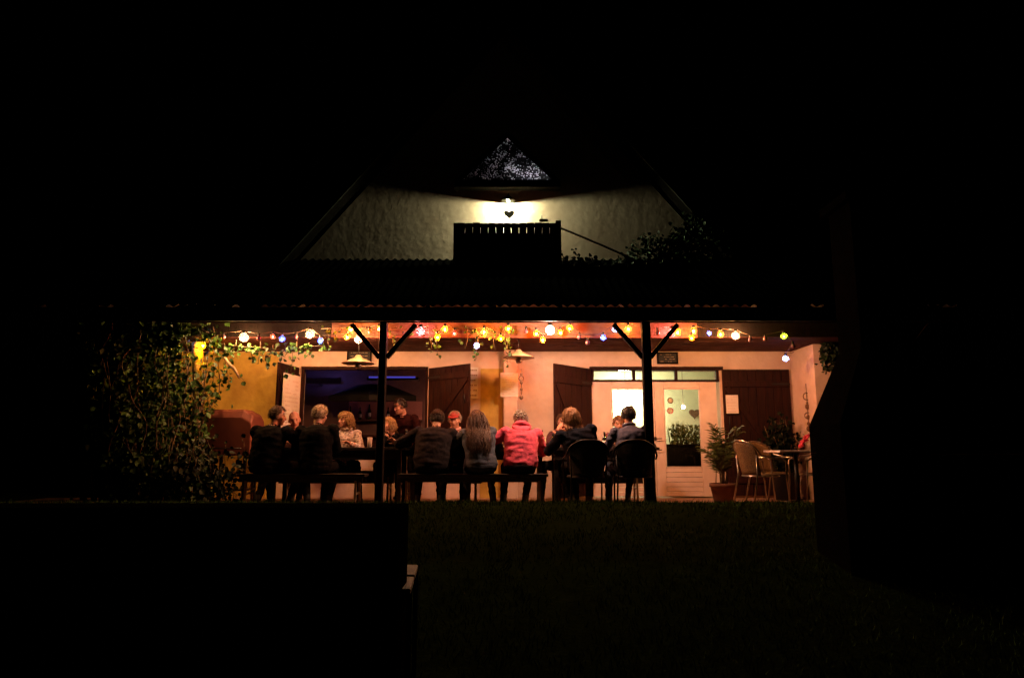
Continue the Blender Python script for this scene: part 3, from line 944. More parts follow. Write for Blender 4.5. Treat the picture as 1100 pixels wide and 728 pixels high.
hanging('rusty chain of rings and balls hanging on the return wall', at(869, 412, 10.7) - V((0.05, 0, 0)), [('ring', .2, .055), ('ball', .3, .02), ('ball', .36, .04), ('ring', .5, .05), ('ball', .52, .03), ('ball', .62, .025), ('ball', .7, .04)])
hanging('dark chime of red beads hanging below the conical lamp by the pilaster', at(560, 396, 9.98), [('ball', .08, .018), ('ring', .14, .035), ('ball', .2, .025), ('ball', .3, .02), ('ball', .42, .03)])

# ------------------------------------------------------------------ vines at the left
def clipv(p):
    # thin the leaves in front of the lit wall, ragged edge
    yb_ = at(218, 371, 9.5)
    if abs(p.x - yb_.x) < 0.16 and abs(p.z - yb_.z) < 0.13: return False
    if abs(p.x + 5.26) < 0.11 and p.y < 9.06 and p.z < 1.95: return False
    if p.z < 0.05 or p.z > 2.62 + 0.05 * noise.noise(V((p.x * 4, 0, 0))): return False
    if p.x > -4.75 and p.z > 0.75 and p.z < 2.2 and random.random() < 0.45: return False
    return noise.noise(V((p.x * 3.1, p.y * 2, p.z * 3.1))) > -0.32


paths = []
for i in range(52):
    bx_ = random.uniform(-5.35, -4.1) if i < 34 else random.uniform(-5.3, -4.75)
    by_ = random.uniform(8.85, 9.8)
    tz = random.uniform(1.6, 2.55)
    paths.append((wander((bx_, by_, 0.0), (bx_ + random.uniform(-0.35, 0.35), by_ + random.uniform(-0.2, 0.2), tz), 14, 0.28), 1.0))
for i in range(12):
    paths.append((wander((random.uniform(-5.7, -4.9), 9.1, 2.4), (random.uniform(-4.6, -4.1), 9.2, random.uniform(2.1, 2.6)), 8, 0.2), 1.3))
vine('climbing_vine', 'leafy climbing vine covering the end of the veranda by the yellow bulb', 'vine', (-5.0, 9.2, 0), paths, 'leaf', 78, 0.10, (0.03, 0.085), 0.012, clip=clipv)
paths = []
for i in range(9):
    a = at(228 + i * 13, 368 + random.uniform(-3, 3), 9.67)
    paths.append((wander(a, at(228 + i * 13 + random.uniform(-8, 8), 388 + random.uniform(-8, 14) + (18 if i < 2 else 0), 9.67), 5, 0.05), 1.0))
paths.append((wander(at(215, 366, 9.67), at(350, 372, 9.67), 12, 0.08, 0.05), 1.0))
paths.append((wander(at(238, 382, 9.4), at(262, 408, 9.4), 6, 0.06), 0.2))
vine('hanging_vine', 'garland of vine leaves hanging along the beam over the ochre wall', 'vine', at(228, 368, 9.67), paths, 'leaf', 40, 0.045, (0.045, 0.075), 0.007)
paths = []
for i, (px, py) in enumerate(((352, 372), (362, 366), (460, 378), (468, 382), (503, 372), (512, 386), (530, 376), (542, 384), (546, 392), (420, 368))):
    a = at(px, 352, 9.67)
    paths.append((wander(a, at(px + random.uniform(-4, 4), py, 9.67), 5, 0.04), 0.8))
paths.append((wander(at(345, 353, 9.67), at(550, 353, 9.67), 14, 0.06), 0.25))
vine('hanging_vine', 'thin sprigs of vine dangling between the first post and the pilaster', 'vine', at(352, 353, 9.67), paths, 'leaf', 42, 0.035, (0.035, 0.06), 0.005)
paths = []
for i in range(10):
    a = at(random.uniform(884, 906), random.uniform(358, 368), 10.3)
    paths.append((wander(a, a + V((random.uniform(-.08, .12), 0, -random.uniform(0.2, 0.55))), 5, 0.06), 1.0))
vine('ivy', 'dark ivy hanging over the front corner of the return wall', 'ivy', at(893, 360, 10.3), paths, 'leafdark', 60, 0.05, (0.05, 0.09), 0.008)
# low shrub below the vine
paths = []
for i in range(26):
    b0 = V((random.uniform(-4.6, -3.7), random.uniform(8.9, 9.4), 0))
    paths.append((wander(b0, b0 + V((random.uniform(-.3, .3), random.uniform(-.15, .15), random.uniform(0.35, 0.95))), 6, 0.12), 1.0))
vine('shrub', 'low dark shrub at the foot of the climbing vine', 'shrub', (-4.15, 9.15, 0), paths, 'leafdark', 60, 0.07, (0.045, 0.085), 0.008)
# pale lit pole beside the vine and the crooked branch
g = MB().tube(wander(at(213, 500, 9.75), at(212, 368, 9.75), 10, 0.03), [0.075] * 11, 12)
tag(g.build('trellis_pole', 'palestem', loc=V((at(213, 500, 9.75).x, 9.75, 0))), 'pale rough pole lit yellow between the vine leaves', 'pole')
g2 = MB().tube([at(241, 384, 9.6), at(247, 392, 9.6), at(252, 396, 9.6), at(257, 406, 9.6)], [0.02, 0.022, 0.02, 0.014], 8)
tag(g2.build('bare_branch', 'palestem', loc=at(241, 384, 9.6)), 'bare pale crooked branch hanging in front of the ochre wall', 'branch')

# ------------------------------------------------------------------ furniture
def trestle(x0, x1, label):
    rt = empty('trestle_table', ((x0 + x1) / 2, 9.95, 0), label, 'table')
    y0, y1 = 9.6, 10.3
    g = MB()
    for k in range(5):
        ya = y0 + (y1 - y0) * k / 5
        g.bx(x0, x1, ya + 0.002, ya + (y1 - y0) / 5 - 0.002, 0.762, 0.802)
    g.build('tabletop', 'tablewood', rt, bevel=0.004)
    g = MB().bx(x0 + .06, x1 - .06, y0 + 0.03, y0 + 0.055, 0.63, 0.759).bx(x0 + .06, x1 - .06, y1 - 0.055, y1 - 0.03, 0.63, 0.759)
    g.build('apron', 'tablewood', rt)
    for x in (x0 + 0.09, x1 - 0.09):
        for y in (y0 + 0.1, y1 - 0.1):
            MB().bx(x - 0.03, x + 0.03, y - 0.03, y + 0.03, 0, 0.759).build('leg', 'tablewood', rt, bevel=0.004)
    return rt


TX = [X(296, 9.9), X(440, 9.9), X(586, 9.9)]
trestle(TX[0], TX[1] - 0.01, 'long dark wooden table before the bar window and the men in black')
trestle(TX[1] + 0.01, TX[2], 'long dark wooden table in front of the pilaster')
trestle(X(590, 9.7), X(706, 9.7), 'dark wooden table with armchairs before the glazed doors')


def bench(x0, x1, y, label, drop=0.35):
    rt = empty('bench', ((x0 + x1) / 2, y, 0), label, 'bench')
    MB().bx(x0, x1, y - 0.14, y - 0.003, 0.42, 0.455).bx(x0, x1, y + 0.003, y + 0.14, 0.42, 0.455).build('seat', 'tablewood', rt, bevel=0.004)
    MB().bx(x0 + .03, x1 - .03, y - 0.12, y - 0.095, drop, 0.418).bx(x0 + .03, x1 - .03, y + 0.095, y + 0.12, drop, 0.418).build('side_rail', 'tablewood', rt)
    for x in (x0 + 0.12, x1 - 0.12):
        g = MB()
        for s in (-1, 1):
            g.bar((x, y + s * 0.1, 0.418), (x, y + s * 0.14, 0.0), 0.03, 0.03)
        g.box((x, y, 0.2), (0.025, 0.2, 0.025))
        g.build('leg', 'enamel', rt)
    return rt


bench(X(262, 9.25), X(396, 9.25), 9.25, 'front bench under the two men in black')
bench(X(430, 9.25), X(588, 9.25), 9.25, 'front bench under the denim jacket and the red hoodie')
bench(X(302, 10.5), X(428, 10.5), 10.55, 'rear bench by the bar window under the curly haired woman', 0.27)
bench(X(470, 10.5), X(520, 10.5), 10.5, 'short rear bench in front of the brown window shutter', 0.27)
bench(X(592, 10.5), X(690, 10.5), 10.55, 'rear bench in front of the glazed doors', 0.27)


def armchair(loc, rz, label, weave, frame, group, arc=True):
    rt = empty('armchair', loc, label, 'chair', group, rz)
    # local: faces +y
    # seat
    g = MB()
    rings = []
    g.loft([(V((0, 0.0, 0.425)), V((0.23, 0, 0)), V((0, 0.22, 0))), (V((0, 0, 0.45)), V((0.24, 0, 0)), V((0, 0.23, 0)))], 22)
    g.build('seat', weave, rt, local=True)
    # curved woven back
    g = MB()
    vs, fs = [], []
    nu, nv = 18, 8
    for j in range(nv + 1):
        v = j / nv
        for i in range(nu + 1):
            u = -1 + 2 * i / nu
            zt_ = 0.88 - 0.10 * u * u * abs(u)
            z = 0.44 + (zt_ - 0.44) * v
            w = 0.20 + 0.05 * v
            vs.append((u * w, -0.235 - 0.09 * v + 0.11 * u * u, z))
    for j in range(nv):
        for i in range(nu):
            a_ = j * (nu + 1) + i
            fs.append((a_, a_ + 1, a_ + nu + 2, a_ + nu + 1))
    g.add(vs, fs, True)
    g.build('backrest', weave, rt, local=True, solid=0.012)
    top = [V(vs[nv * (nu + 1) + i]) + V((0, 0, 0.008)) for i in range(nu + 1)]
    path = [V((-0.27, 0.16, 0.655)), V((-0.285, 0.02, 0.66)), V((-0.275, -0.16, 0.70))] + top + [V((0.275, -0.16, 0.70)), V((0.285, 0.02, 0.66)), V((0.27, 0.16, 0.655))]
    MB().tube(path, 0.013, 8).build('top_rail', frame, rt, local=True)
    for s in (-1, 1):
        MB().tube([(s * 0.27, 0.16, 0.655), (s * 0.262, 0.215, 0.62), (s * 0.25, 0.22, 0.44), (s * 0.25, 0.25, 0.0)], 0.012, 8).build('leg', frame, rt, local=True)
        MB().tube([(s * 0.235, -0.2, 0.70), (s * 0.22, -0.19, 0.44), (s * 0.245, -0.29, 0.0)], 0.012, 8).build('leg', frame, rt, local=True)
    MB().tube([(0.24 * math.cos(2 * math.pi * k / 24), 0.23 * math.sin(2 * math.pi * k / 24), 0.43) for k in range(25)], 0.011, 6).build('seat_ring', frame, rt, local=True)
    return rt


armchair((X(629, 8.9), 8.97, 0), R(4), 'black woven armchair under the person in dark navy', 'darkweave', 'blackmetal', 'woven armchairs on the terrace')
armchair((X(681, 8.9), 8.97, 0), R(-6), 'black woven armchair under the man in grey blue shirt', 'darkweave', 'blackmetal', 'woven armchairs on the terrace')
armchair((X(815, 9.2), 9.25, 0), R(-76), 'empty tan rattan armchair beside the potted palm', 'rattan', 'steel', 'woven armchairs on the terrace')
armchair((X(824, 10.2), 10.15, 0), R(-150), 'empty tan rattan armchair behind the white table', 'rattan', 'steel', 'woven armchairs on the terrace')
ac = armchair((X(873, 9.6), 9.7, 0), R(95), 'tan rattan armchair with a red cloth, by the return wall', 'rattan', 'steel', 'woven armchairs on the terrace')
# white topped bistro table
bt = empty('bistro_table', (X(852, 9.55), 9.55, 0), 'white topped bistro table between rattan chairs', 'table')
q = V(bt.location)
MB().box(q + V((0, 0, 0.745)), (0.66, 0.6, 0.03)).build('tabletop', 'marble', bt, bevel=0.006)
MB().tube([q + V((0, 0, 0.05)), q + V((0, 0, 0.729))], 0.03, 12).build('pedestal', 'blackmetal', bt)
for k in range(4):
    t = math.pi / 4 + k * math.pi / 2
    MB().tube([q + V((0, 0, 0.09)), q + V((0.15 * math.cos(t), 0.15 * math.sin(t), 0.06)), q + V((0.28 * math.cos(t), 0.28 * math.sin(t), 0.012))], 0.016, 8).build('leg', 'blackmetal', bt)
# red cloth over the arm of the right chair
g = MB()
p0 = at(863, 474, 9.55)
vs, fs = [], []
for i in range(9):
    for j in range(7):
        u, v = i / 8 - 0.5, j / 6
        vs.append(V((p0.x + u * 0.10 + 0.015 * math.sin(v * 7), 9.52 + 0.05 * math.sin(u * 8) + 0.04 * v, p0.z + 0.05 + u * 0.1 - v * 0.09)))
for i in range(8):
    for j in range(6):
        fs.append((i * 7 + j, i * 7 + j + 1, i * 7 + j + 8, i * 7 + j + 7))
g.add(vs, fs, True)
tag(g.build('red_cloth', 'red', loc=p0, solid=0.012), 'red cloth hanging over a rattan chair beside the white table', 'cloth')

# covered grill at the left
gr = empty('covered_grill', (X(250, 9.9), 9.95, 0), 'red brown covered grill on a dark cart by the ochre wall', 'grill')
xa, xb = X(228, 9.9), X(276, 9.9)
za, zt_ = Z(489, 9.9), Z(440, 9.9)
g = MB()
prof = [(0, za), (0, zt_ - 0.12), (0.05, zt_ - 0.02), (0.12, zt_), (0.4, zt_), (0.5, zt_ - 0.06), (0.53, zt_ - 0.2), (0.53, za)]
sec = []
for k, sx in enumerate((xa, xa + 0.02, xb - 0.14, xb - 0.02, xb)):
    sh_ = [0.03, 0, 0, 0.07, 0.10][k]
    sec.append([V((sx, 9.7 + y, z - (sh_ if z > za + 0.05 else 0))) for y, z in prof])
vs = [p for s_ in sec for p in s_]
m_ = len(prof)
fs = [(i * m_ + j, i * m_ + (j + 1) % m_, (i + 1) * m_ + (j + 1) % m_, (i + 1) * m_ + j) for i in range(4) for j in range(m_)]
fs += [tuple(range(m_))[::-1], tuple(4 * m_ + j for j in range(m_))]
g.add(vs, fs)
g.build('cover', 'brownpaint', gr, bevel=0.02)
g = MB()
for x in (xa + 0.06, xb - 0.08):
    for y in (9.76, 10.16):
        g.bx(x - 0.02, x + 0.02, y - 0.02, y + 0.02, 0, za - 0.002)
g.bx(xa + .04, xb - .06, 9.74, 10.18, 0.2, 0.225)
g.build('cart', 'blackmetal', gr)
MB().tube([(xa + 0.1, 9.69, za + 0.1), (xa + 0.1, 9.66, za + 0.1), (xb - 0.12, 9.66, za + 0.1), (xb - 0.12, 9.69, za + 0.1)], 0.01, 8).build('handle', 'blackmetal', gr)

# potted palm
pp = V((X(774, 9.9), 9.9, 0))
pm = empty('potted_palm', pp, 'feathery palm in a terracotta pot beside the glazed doors', 'plant')
pot = MB().lathe(pp, [(0.13, 0.0), (0.135, 0.005), (0.185, 0.25), (0.2, 0.25), (0.2, 0.30), (0.175, 0.3), (0.17, 0.27), (0.02, 0.265)], 24).build('pot', 'terracotta', pm)
g, st_ = MB(), MB()
for i in range(26):
    t = random.uniform(0, 2 * math.pi)
    ro = random.uniform(0.1, 0.34)
    hgt = random.uniform(0.5, 0.98) - ro * 0.5
    b0 = pp + V((random.gauss(0, .03), random.gauss(0, .03), 0.27))
    path = [b0 + V((math.cos(t) * ro * k ** 1.8, math.sin(t) * ro * k ** 1.8, hgt * (1.25 * k - 0.3 * k ** 3))) for k in [j / 10 for j in range(11)]]
    st_.tube(path, [0.008 - 0.006 * j / 10 for j in range(11)], 5)
    for j in range(4, 11):
        for s in (-1, 1):
            for _ in range(2):
                p = path[j] + V((0, 0, random.uniform(-.02, .02)))
                d = (path[j] - path[j - 1]).normalized()
                sd = d.cross(V((0, 0, 1))).normalized() * s
                tip = p + (sd * 0.75 + d * 0.55 + V((0, 0, -0.25))).normalized() * random.uniform(0.1, 0.17)
                w = d * 0.008
                g.add([p - w, p + w, p.lerp(tip, .5) + w * 1.3 + V((0, 0, .01)), tip, p.lerp(tip, .5) - w * 1.3 + V((0, 0, .01))], [(0, 1, 2, 3, 4)])
g.build('fronds', 'palm', pm)
st_.build('stem', 'stem', pm)
# dark pot shrub behind the white table
q = V((X(838, 10.9), 10.85, 0))
paths = []
for i in range(30):
    t = random.uniform(0, 2 * math.pi)
    paths.append((wander(q + V((0, 0, .4)), q + V((math.cos(t) * random.uniform(.05, .36), math.sin(t) * .2, random.uniform(0.75, 1.26))), 5, 0.1), 1.0))
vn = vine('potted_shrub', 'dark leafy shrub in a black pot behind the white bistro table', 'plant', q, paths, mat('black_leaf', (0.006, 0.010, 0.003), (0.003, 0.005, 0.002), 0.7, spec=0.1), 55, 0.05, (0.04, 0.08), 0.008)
MB().lathe(q, [(0.17, 0), (0.175, 0.005), (0.23, 0.4), (0.24, 0.42), (0.2, 0.42), (0.02, 0.39)], 20).build('pot', 'blackmetal', vn)

# things on the tables
tz = 0.8025


def glass_cup(px, Y, label, h=0.14, m='clearglass'):
    p = V((X(px, Y), Y, tz))
    o = MB().lathe(p, [(0.03, 0), (0.032, 0.003), (0.036, h), (0.033, h), (0.029, 0.012), (0.004, 0.01)], 14).build('drinking_glass', m, loc=p)
    return tag(o, label, 'glass', 'drinking glasses on the terrace tables')


for px, Y, lb in ((303, 9.85, 'drinking glass before the bald man in the pale shirt'), (358, 9.75, 'drinking glass in front of the curly haired woman'), (398, 9.75, 'drinking glass between the curly haired woman and the post'),
                  (440, 9.75, 'drinking glass near the standing waiter'), (489, 9.8, 'drinking glass before the man in the red cap'), (584, 9.8, 'drinking glass at the table end beside the red hoodie'), (600, 9.7, 'drinking glass by the person in dark navy'), (655, 9.8, 'drinking glass between the two black armchairs')):
    glass_cup(px, Y, lb)
for px, Y, h, lb in ((578, 9.9, .2, 'short dark bottle farther back on the table beside the red hoodie'), (582, 9.75, .24, 'taller dark bottle at the table end beside the red hoodie'), (594, 9.85, .2, 'dark bottle on the table corner beside the navy jacket'), (437, 9.8, .25, 'pale bottle standing in front of the waiter'), (649, 9.95, .22, 'dark bottle between the two black armchairs')):
    bottle(V((X(px, Y), Y, tz)), h, lb, 'bottles on the terrace tables', 'bottle' if 'pale' not in lb else 'clearglass')

# ------------------------------------------------------------------ foreground
# masonry barbecue, black against the terrace
bq = empty('masonry_barbecue', (3.15, 6.0, -0.2), 'black masonry barbecue with tapered hood and chimney on the dark lawn', 'barbecue')
YQ = 6.0
xl, xr = at(872, 500, YQ + 0.3).x, at(1000, 500, YQ - 0.3).x
zs, zh, zg = Z(485, YQ), Z(455, YQ - 0.3), -0.45
g = MB()
g.bx(xl, xr, YQ - 0.3, YQ + 0.3, zg, zs - 0.03)
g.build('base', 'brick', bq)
MB().bx(xr + 0.003, xr + 1.6, YQ - 0.28, YQ + 0.28, zg, zs - 0.02).build('counter', 'brick', bq, bevel=0.01)  # added black wing, hides the lit lawn beside the barbecue
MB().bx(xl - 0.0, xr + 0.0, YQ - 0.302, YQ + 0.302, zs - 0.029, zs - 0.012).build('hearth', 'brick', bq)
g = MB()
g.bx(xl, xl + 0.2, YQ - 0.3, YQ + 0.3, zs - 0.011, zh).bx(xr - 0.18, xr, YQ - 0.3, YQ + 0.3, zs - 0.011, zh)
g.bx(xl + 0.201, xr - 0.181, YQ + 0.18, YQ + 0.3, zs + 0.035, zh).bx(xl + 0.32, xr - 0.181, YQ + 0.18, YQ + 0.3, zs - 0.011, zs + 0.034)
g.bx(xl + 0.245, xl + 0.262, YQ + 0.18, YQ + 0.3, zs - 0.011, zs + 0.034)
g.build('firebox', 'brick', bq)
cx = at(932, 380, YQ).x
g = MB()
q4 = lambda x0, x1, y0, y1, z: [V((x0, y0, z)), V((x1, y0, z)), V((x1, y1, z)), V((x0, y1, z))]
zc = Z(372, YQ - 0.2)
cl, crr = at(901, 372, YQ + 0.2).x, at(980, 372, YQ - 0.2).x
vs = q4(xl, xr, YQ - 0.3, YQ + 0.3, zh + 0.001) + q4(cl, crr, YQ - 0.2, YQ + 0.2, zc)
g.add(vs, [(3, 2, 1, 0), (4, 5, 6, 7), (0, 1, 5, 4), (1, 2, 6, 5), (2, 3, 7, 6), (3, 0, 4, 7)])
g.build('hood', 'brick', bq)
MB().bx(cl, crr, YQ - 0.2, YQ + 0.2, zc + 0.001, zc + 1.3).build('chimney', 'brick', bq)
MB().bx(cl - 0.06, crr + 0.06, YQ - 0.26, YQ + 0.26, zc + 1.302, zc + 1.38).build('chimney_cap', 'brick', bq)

# low garden wall in front at the left
YF = 3.3
zw = at(300, 545, YF).z
xw = at(428, 600, YF).x
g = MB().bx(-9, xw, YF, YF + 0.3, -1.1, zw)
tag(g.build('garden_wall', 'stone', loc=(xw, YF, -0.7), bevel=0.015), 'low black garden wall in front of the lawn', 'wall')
# small slatted bench end just beyond
be = empty('slatted_stool', at(440, 620, 3.45), 'small weathered slatted stool beside the end of the black garden wall', 'stool')
p1, p2 = at(429, 632, 3.42), at(441, 632, 3.42)
zz = p1.z
def on(px, py):
    # point of the horizontal plane z = zz seen at this pixel
    lo, hi = 2.0, 9.0
    for _ in range(40):
        m_ = (lo + hi) / 2
        if at(px, py, m_).z > zz: lo = m_
        else: hi = m_
    return at(px, py, lo)
A, B, C_, D_ = on(425, 632), on(441, 632), on(449, 606), on(436, 606)
def slat(a, b, c, d, name):
    t = V((0, 0, -0.03))
    MB().add([a, b, c, d, a + t, b + t, c + t, d + t], [(0, 1, 2, 3), (7, 6, 5, 4), (0, 4, 5, 1), (1, 5, 6, 2), (2, 6, 7, 3), (3, 7, 4, 0)]).build(name, 'sleeper', be, bevel=0.006)
slat(A.lerp(D_, 0.0), B.lerp(C_, 0.0), B.lerp(C_, 0.46), A.lerp(D_, 0.46), 'slat')
slat(A.lerp(D_, 0.54), B.lerp(C_, 0.54), C_, D_, 'slat')
for p in (A.lerp(B, .2).lerp(D_, .08), B.lerp(A, .12).lerp(C_, .08), D_.lerp(C_, .2).lerp(A, .08), C_.lerp(D_, .12).lerp(B, .08)):
    MB().bx(p.x - 0.012, p.x + 0.012, p.y - 0.012, p.y + 0.012, lawn_z(p.x, p.y) - 0.02, zz - 0.031).build('leg', 'stone', be)

# ------------------------------------------------------------------ people
def cloth(name, c, c2=None, rough=0.9): return mat(name, c, c2 or tuple(x * 0.7 for x in c), rough, scale=22, bump=0.25, bscale=60, spec=0.08)


SKIN = mat('skin', (0.55, 0.28, 0.19), (0.46, 0.21, 0.14), 0.55, scale=14)
LIP = mat('lips', (0.36, 0.10, 0.08), None, 0.5)
EYE = mat('eye', (0.03, 0.02, 0.018), None, 0.15)
SHOE = mat('shoe', (0.02, 0.017, 0.015), None, 0.6)
TROUSER = cloth('dark_trousers', (0.006, 0.005, 0.005))
BLACK = cloth('black_cloth', (0.003, 0.003, 0.0035))
JEANS = cloth('dark_jeans', (0.022, 0.026, 0.038))


def ik(s, h, l1, l2, hint):
    s, h = V(s), V(h)
    d = h - s
    L = min(d.length, (l1 + l2) * 0.985)
    d = d.normalized()
    h = s + d * L
    a = (l1 * l1 - l2 * l2 + L * L) / (2 * L)
    k = math.sqrt(max(0.0, l1 * l1 - a * a))
    hint = V(hint)
    hint = (hint - d * hint.dot(d)).normalized()
    return s + d * a + hint * k, h


class Body:
    def __init__(self):
        self.mb, self.tags = MB(), []

    def put(self, fn, t):
        n0 = len(self.mb.v)
        fn(self.mb)
        self.tags += [t] * (len(self.mb.v) - n0)


def head_frame(yaw, pitch, roll):
    return Matrix.Rotation(yaw, 3, 'Z') @ Matrix.Rotation(pitch, 3, 'X') @ Matrix.Rotation(roll, 3, 'Y')


def hair_cap(hc, hr, sc, m, parent, style, rnd, clear=None):
    """hc centre, hr rotation; styles: short, balding, long, curly, bob"""
    g = MB()
    rad = V((0.083, 0.103, 0.110)) * sc
    cen = hc + hr @ V((0, -0.006, 0.022)) * sc
    nu, nv = 40, 26
    vs, keep = [], []
    for j in range(nv + 1):
        ph = -math.pi / 2 + math.pi * j / nv
        for i in range(nu):
            th = 2 * math.pi * i / nu
            u = V((math.cos(ph) * math.cos(th), math.cos(ph) * math.sin(th), math.sin(ph)))
            front = u.y
            line = 0.52 if front > 0.55 else (0.1 if front > 0.25 else (-0.25 if front > -0.1 else -0.62))
            ok = u.z > line + rnd.uniform(-0.04, 0.04)
            if style == 'balding' and u.z > 0.55 - 0.35 * max(0, -u.y) + 0.0: ok = False
            k = 1.0 + 0.05 * noise.noise(u * 4 + V((0, 7, 0))) + 0.03 * noise.noise(u * 13)
            if style in ('long', 'curly', 'bob'): k += 0.05
            vs.append(cen + hr @ V((u.x * rad.x * k, u.y * rad.y * k, u.z * rad.z * k)))
            keep.append(ok)
    fs = []
    for j in range(nv):
        for i in range(nu):
            q_ = (j * nu + i, j * nu + (i + 1) % nu, (j + 1) * nu + (i + 1) % nu, (j + 1) * nu + i)
            if all(keep[x] for x in q_): fs.append(q_)
    g.add(vs, fs, True)
    N = {'short': 620, 'balding': 300, 'long': 520, 'curly': 520, 'bob': 440}[style]
    for _ in range(N):
        for _t in range(30):
            u = V((rnd.gauss(0, 1), rnd.gauss(0, 1), rnd.gauss(0, 1))).normalized()
            lim = 0.5 if u.y > 0.5 else (0.1 if u.y > 0.2 else -0.4)
            if u.z < lim: continue
            if style == 'balding' and u.z > 0.5: continue
            break
        p = cen + hr @ V((u.x * rad.x, u.y * rad.y, u.z * rad.z))
        out = hr @ u
        if style in ('short', 'balding'):
            L, seg = rnd.uniform(0.012, 0.03), 3
            d = (out * 0.8 + V((rnd.gauss(0, .4), rnd.gauss(0, .4), -0.5))).normalized()
            path = [p - out * 0.006, p + d * L * 0.5 + out * 0.004, p + d * L + V((0, 0, -0.006))]
            g.tube(path, [0.003, 0.0026, 0.001], 4)
        else:
            L = {'long': rnd.uniform(0.42, 0.58), 'curly': rnd.uniform(0.11, 0.2), 'bob': rnd.uniform(0.1, 0.17)}[style] * sc
            if u.y > 0.35: L *= 0.45
            seg = 8
            d = (out * 0.55 + V((0, 0, 0.1)) + hr @ V((0, -0.25, 0))).normalized()
            q_ = p - out * 0.004
            path = [q_]
            ph0 = rnd.uniform(0, 6.28)
            cur = 0.018 if style == 'curly' else 0.005
            for k in range(seg):
                gv = -0.75 if style == 'long' else -0.42
                d = (d * 0.6 + V((0, 0, gv)) + V((rnd.gauss(0, .11), rnd.gauss(0, .11), 0)) + (hr @ V((0, -0.14 if k < 3 else 0.0, 0)) if style == 'long' else V((0, 0, 0)))).normalized()
                q_ = q_ + d * L / seg
                w = V((math.cos(ph0 + k * 1.7), math.sin(ph0 + k * 1.7), 0)) * cur
                # keep outside the head and off the back
                rel = hr.transposed() @ (q_ - cen)
                e = (rel.x / (rad.x * 1.03)) ** 2 + (rel.y / (rad.y * 1.03)) ** 2 + (rel.z / (rad.z * 1.03)) ** 2
                if e < 1: q_ = cen + (q_ - cen) / math.sqrt(max(e, 0.2))
                if clear: q_ = clear(q_)
                path.append(q_ + w)
            g.tube(path, [0.0062 - 0.0045 * k / seg for k in range(seg + 1)], 4)
    o = g.build('hair', m, None, local=True)
    o.parent = parent
    return o


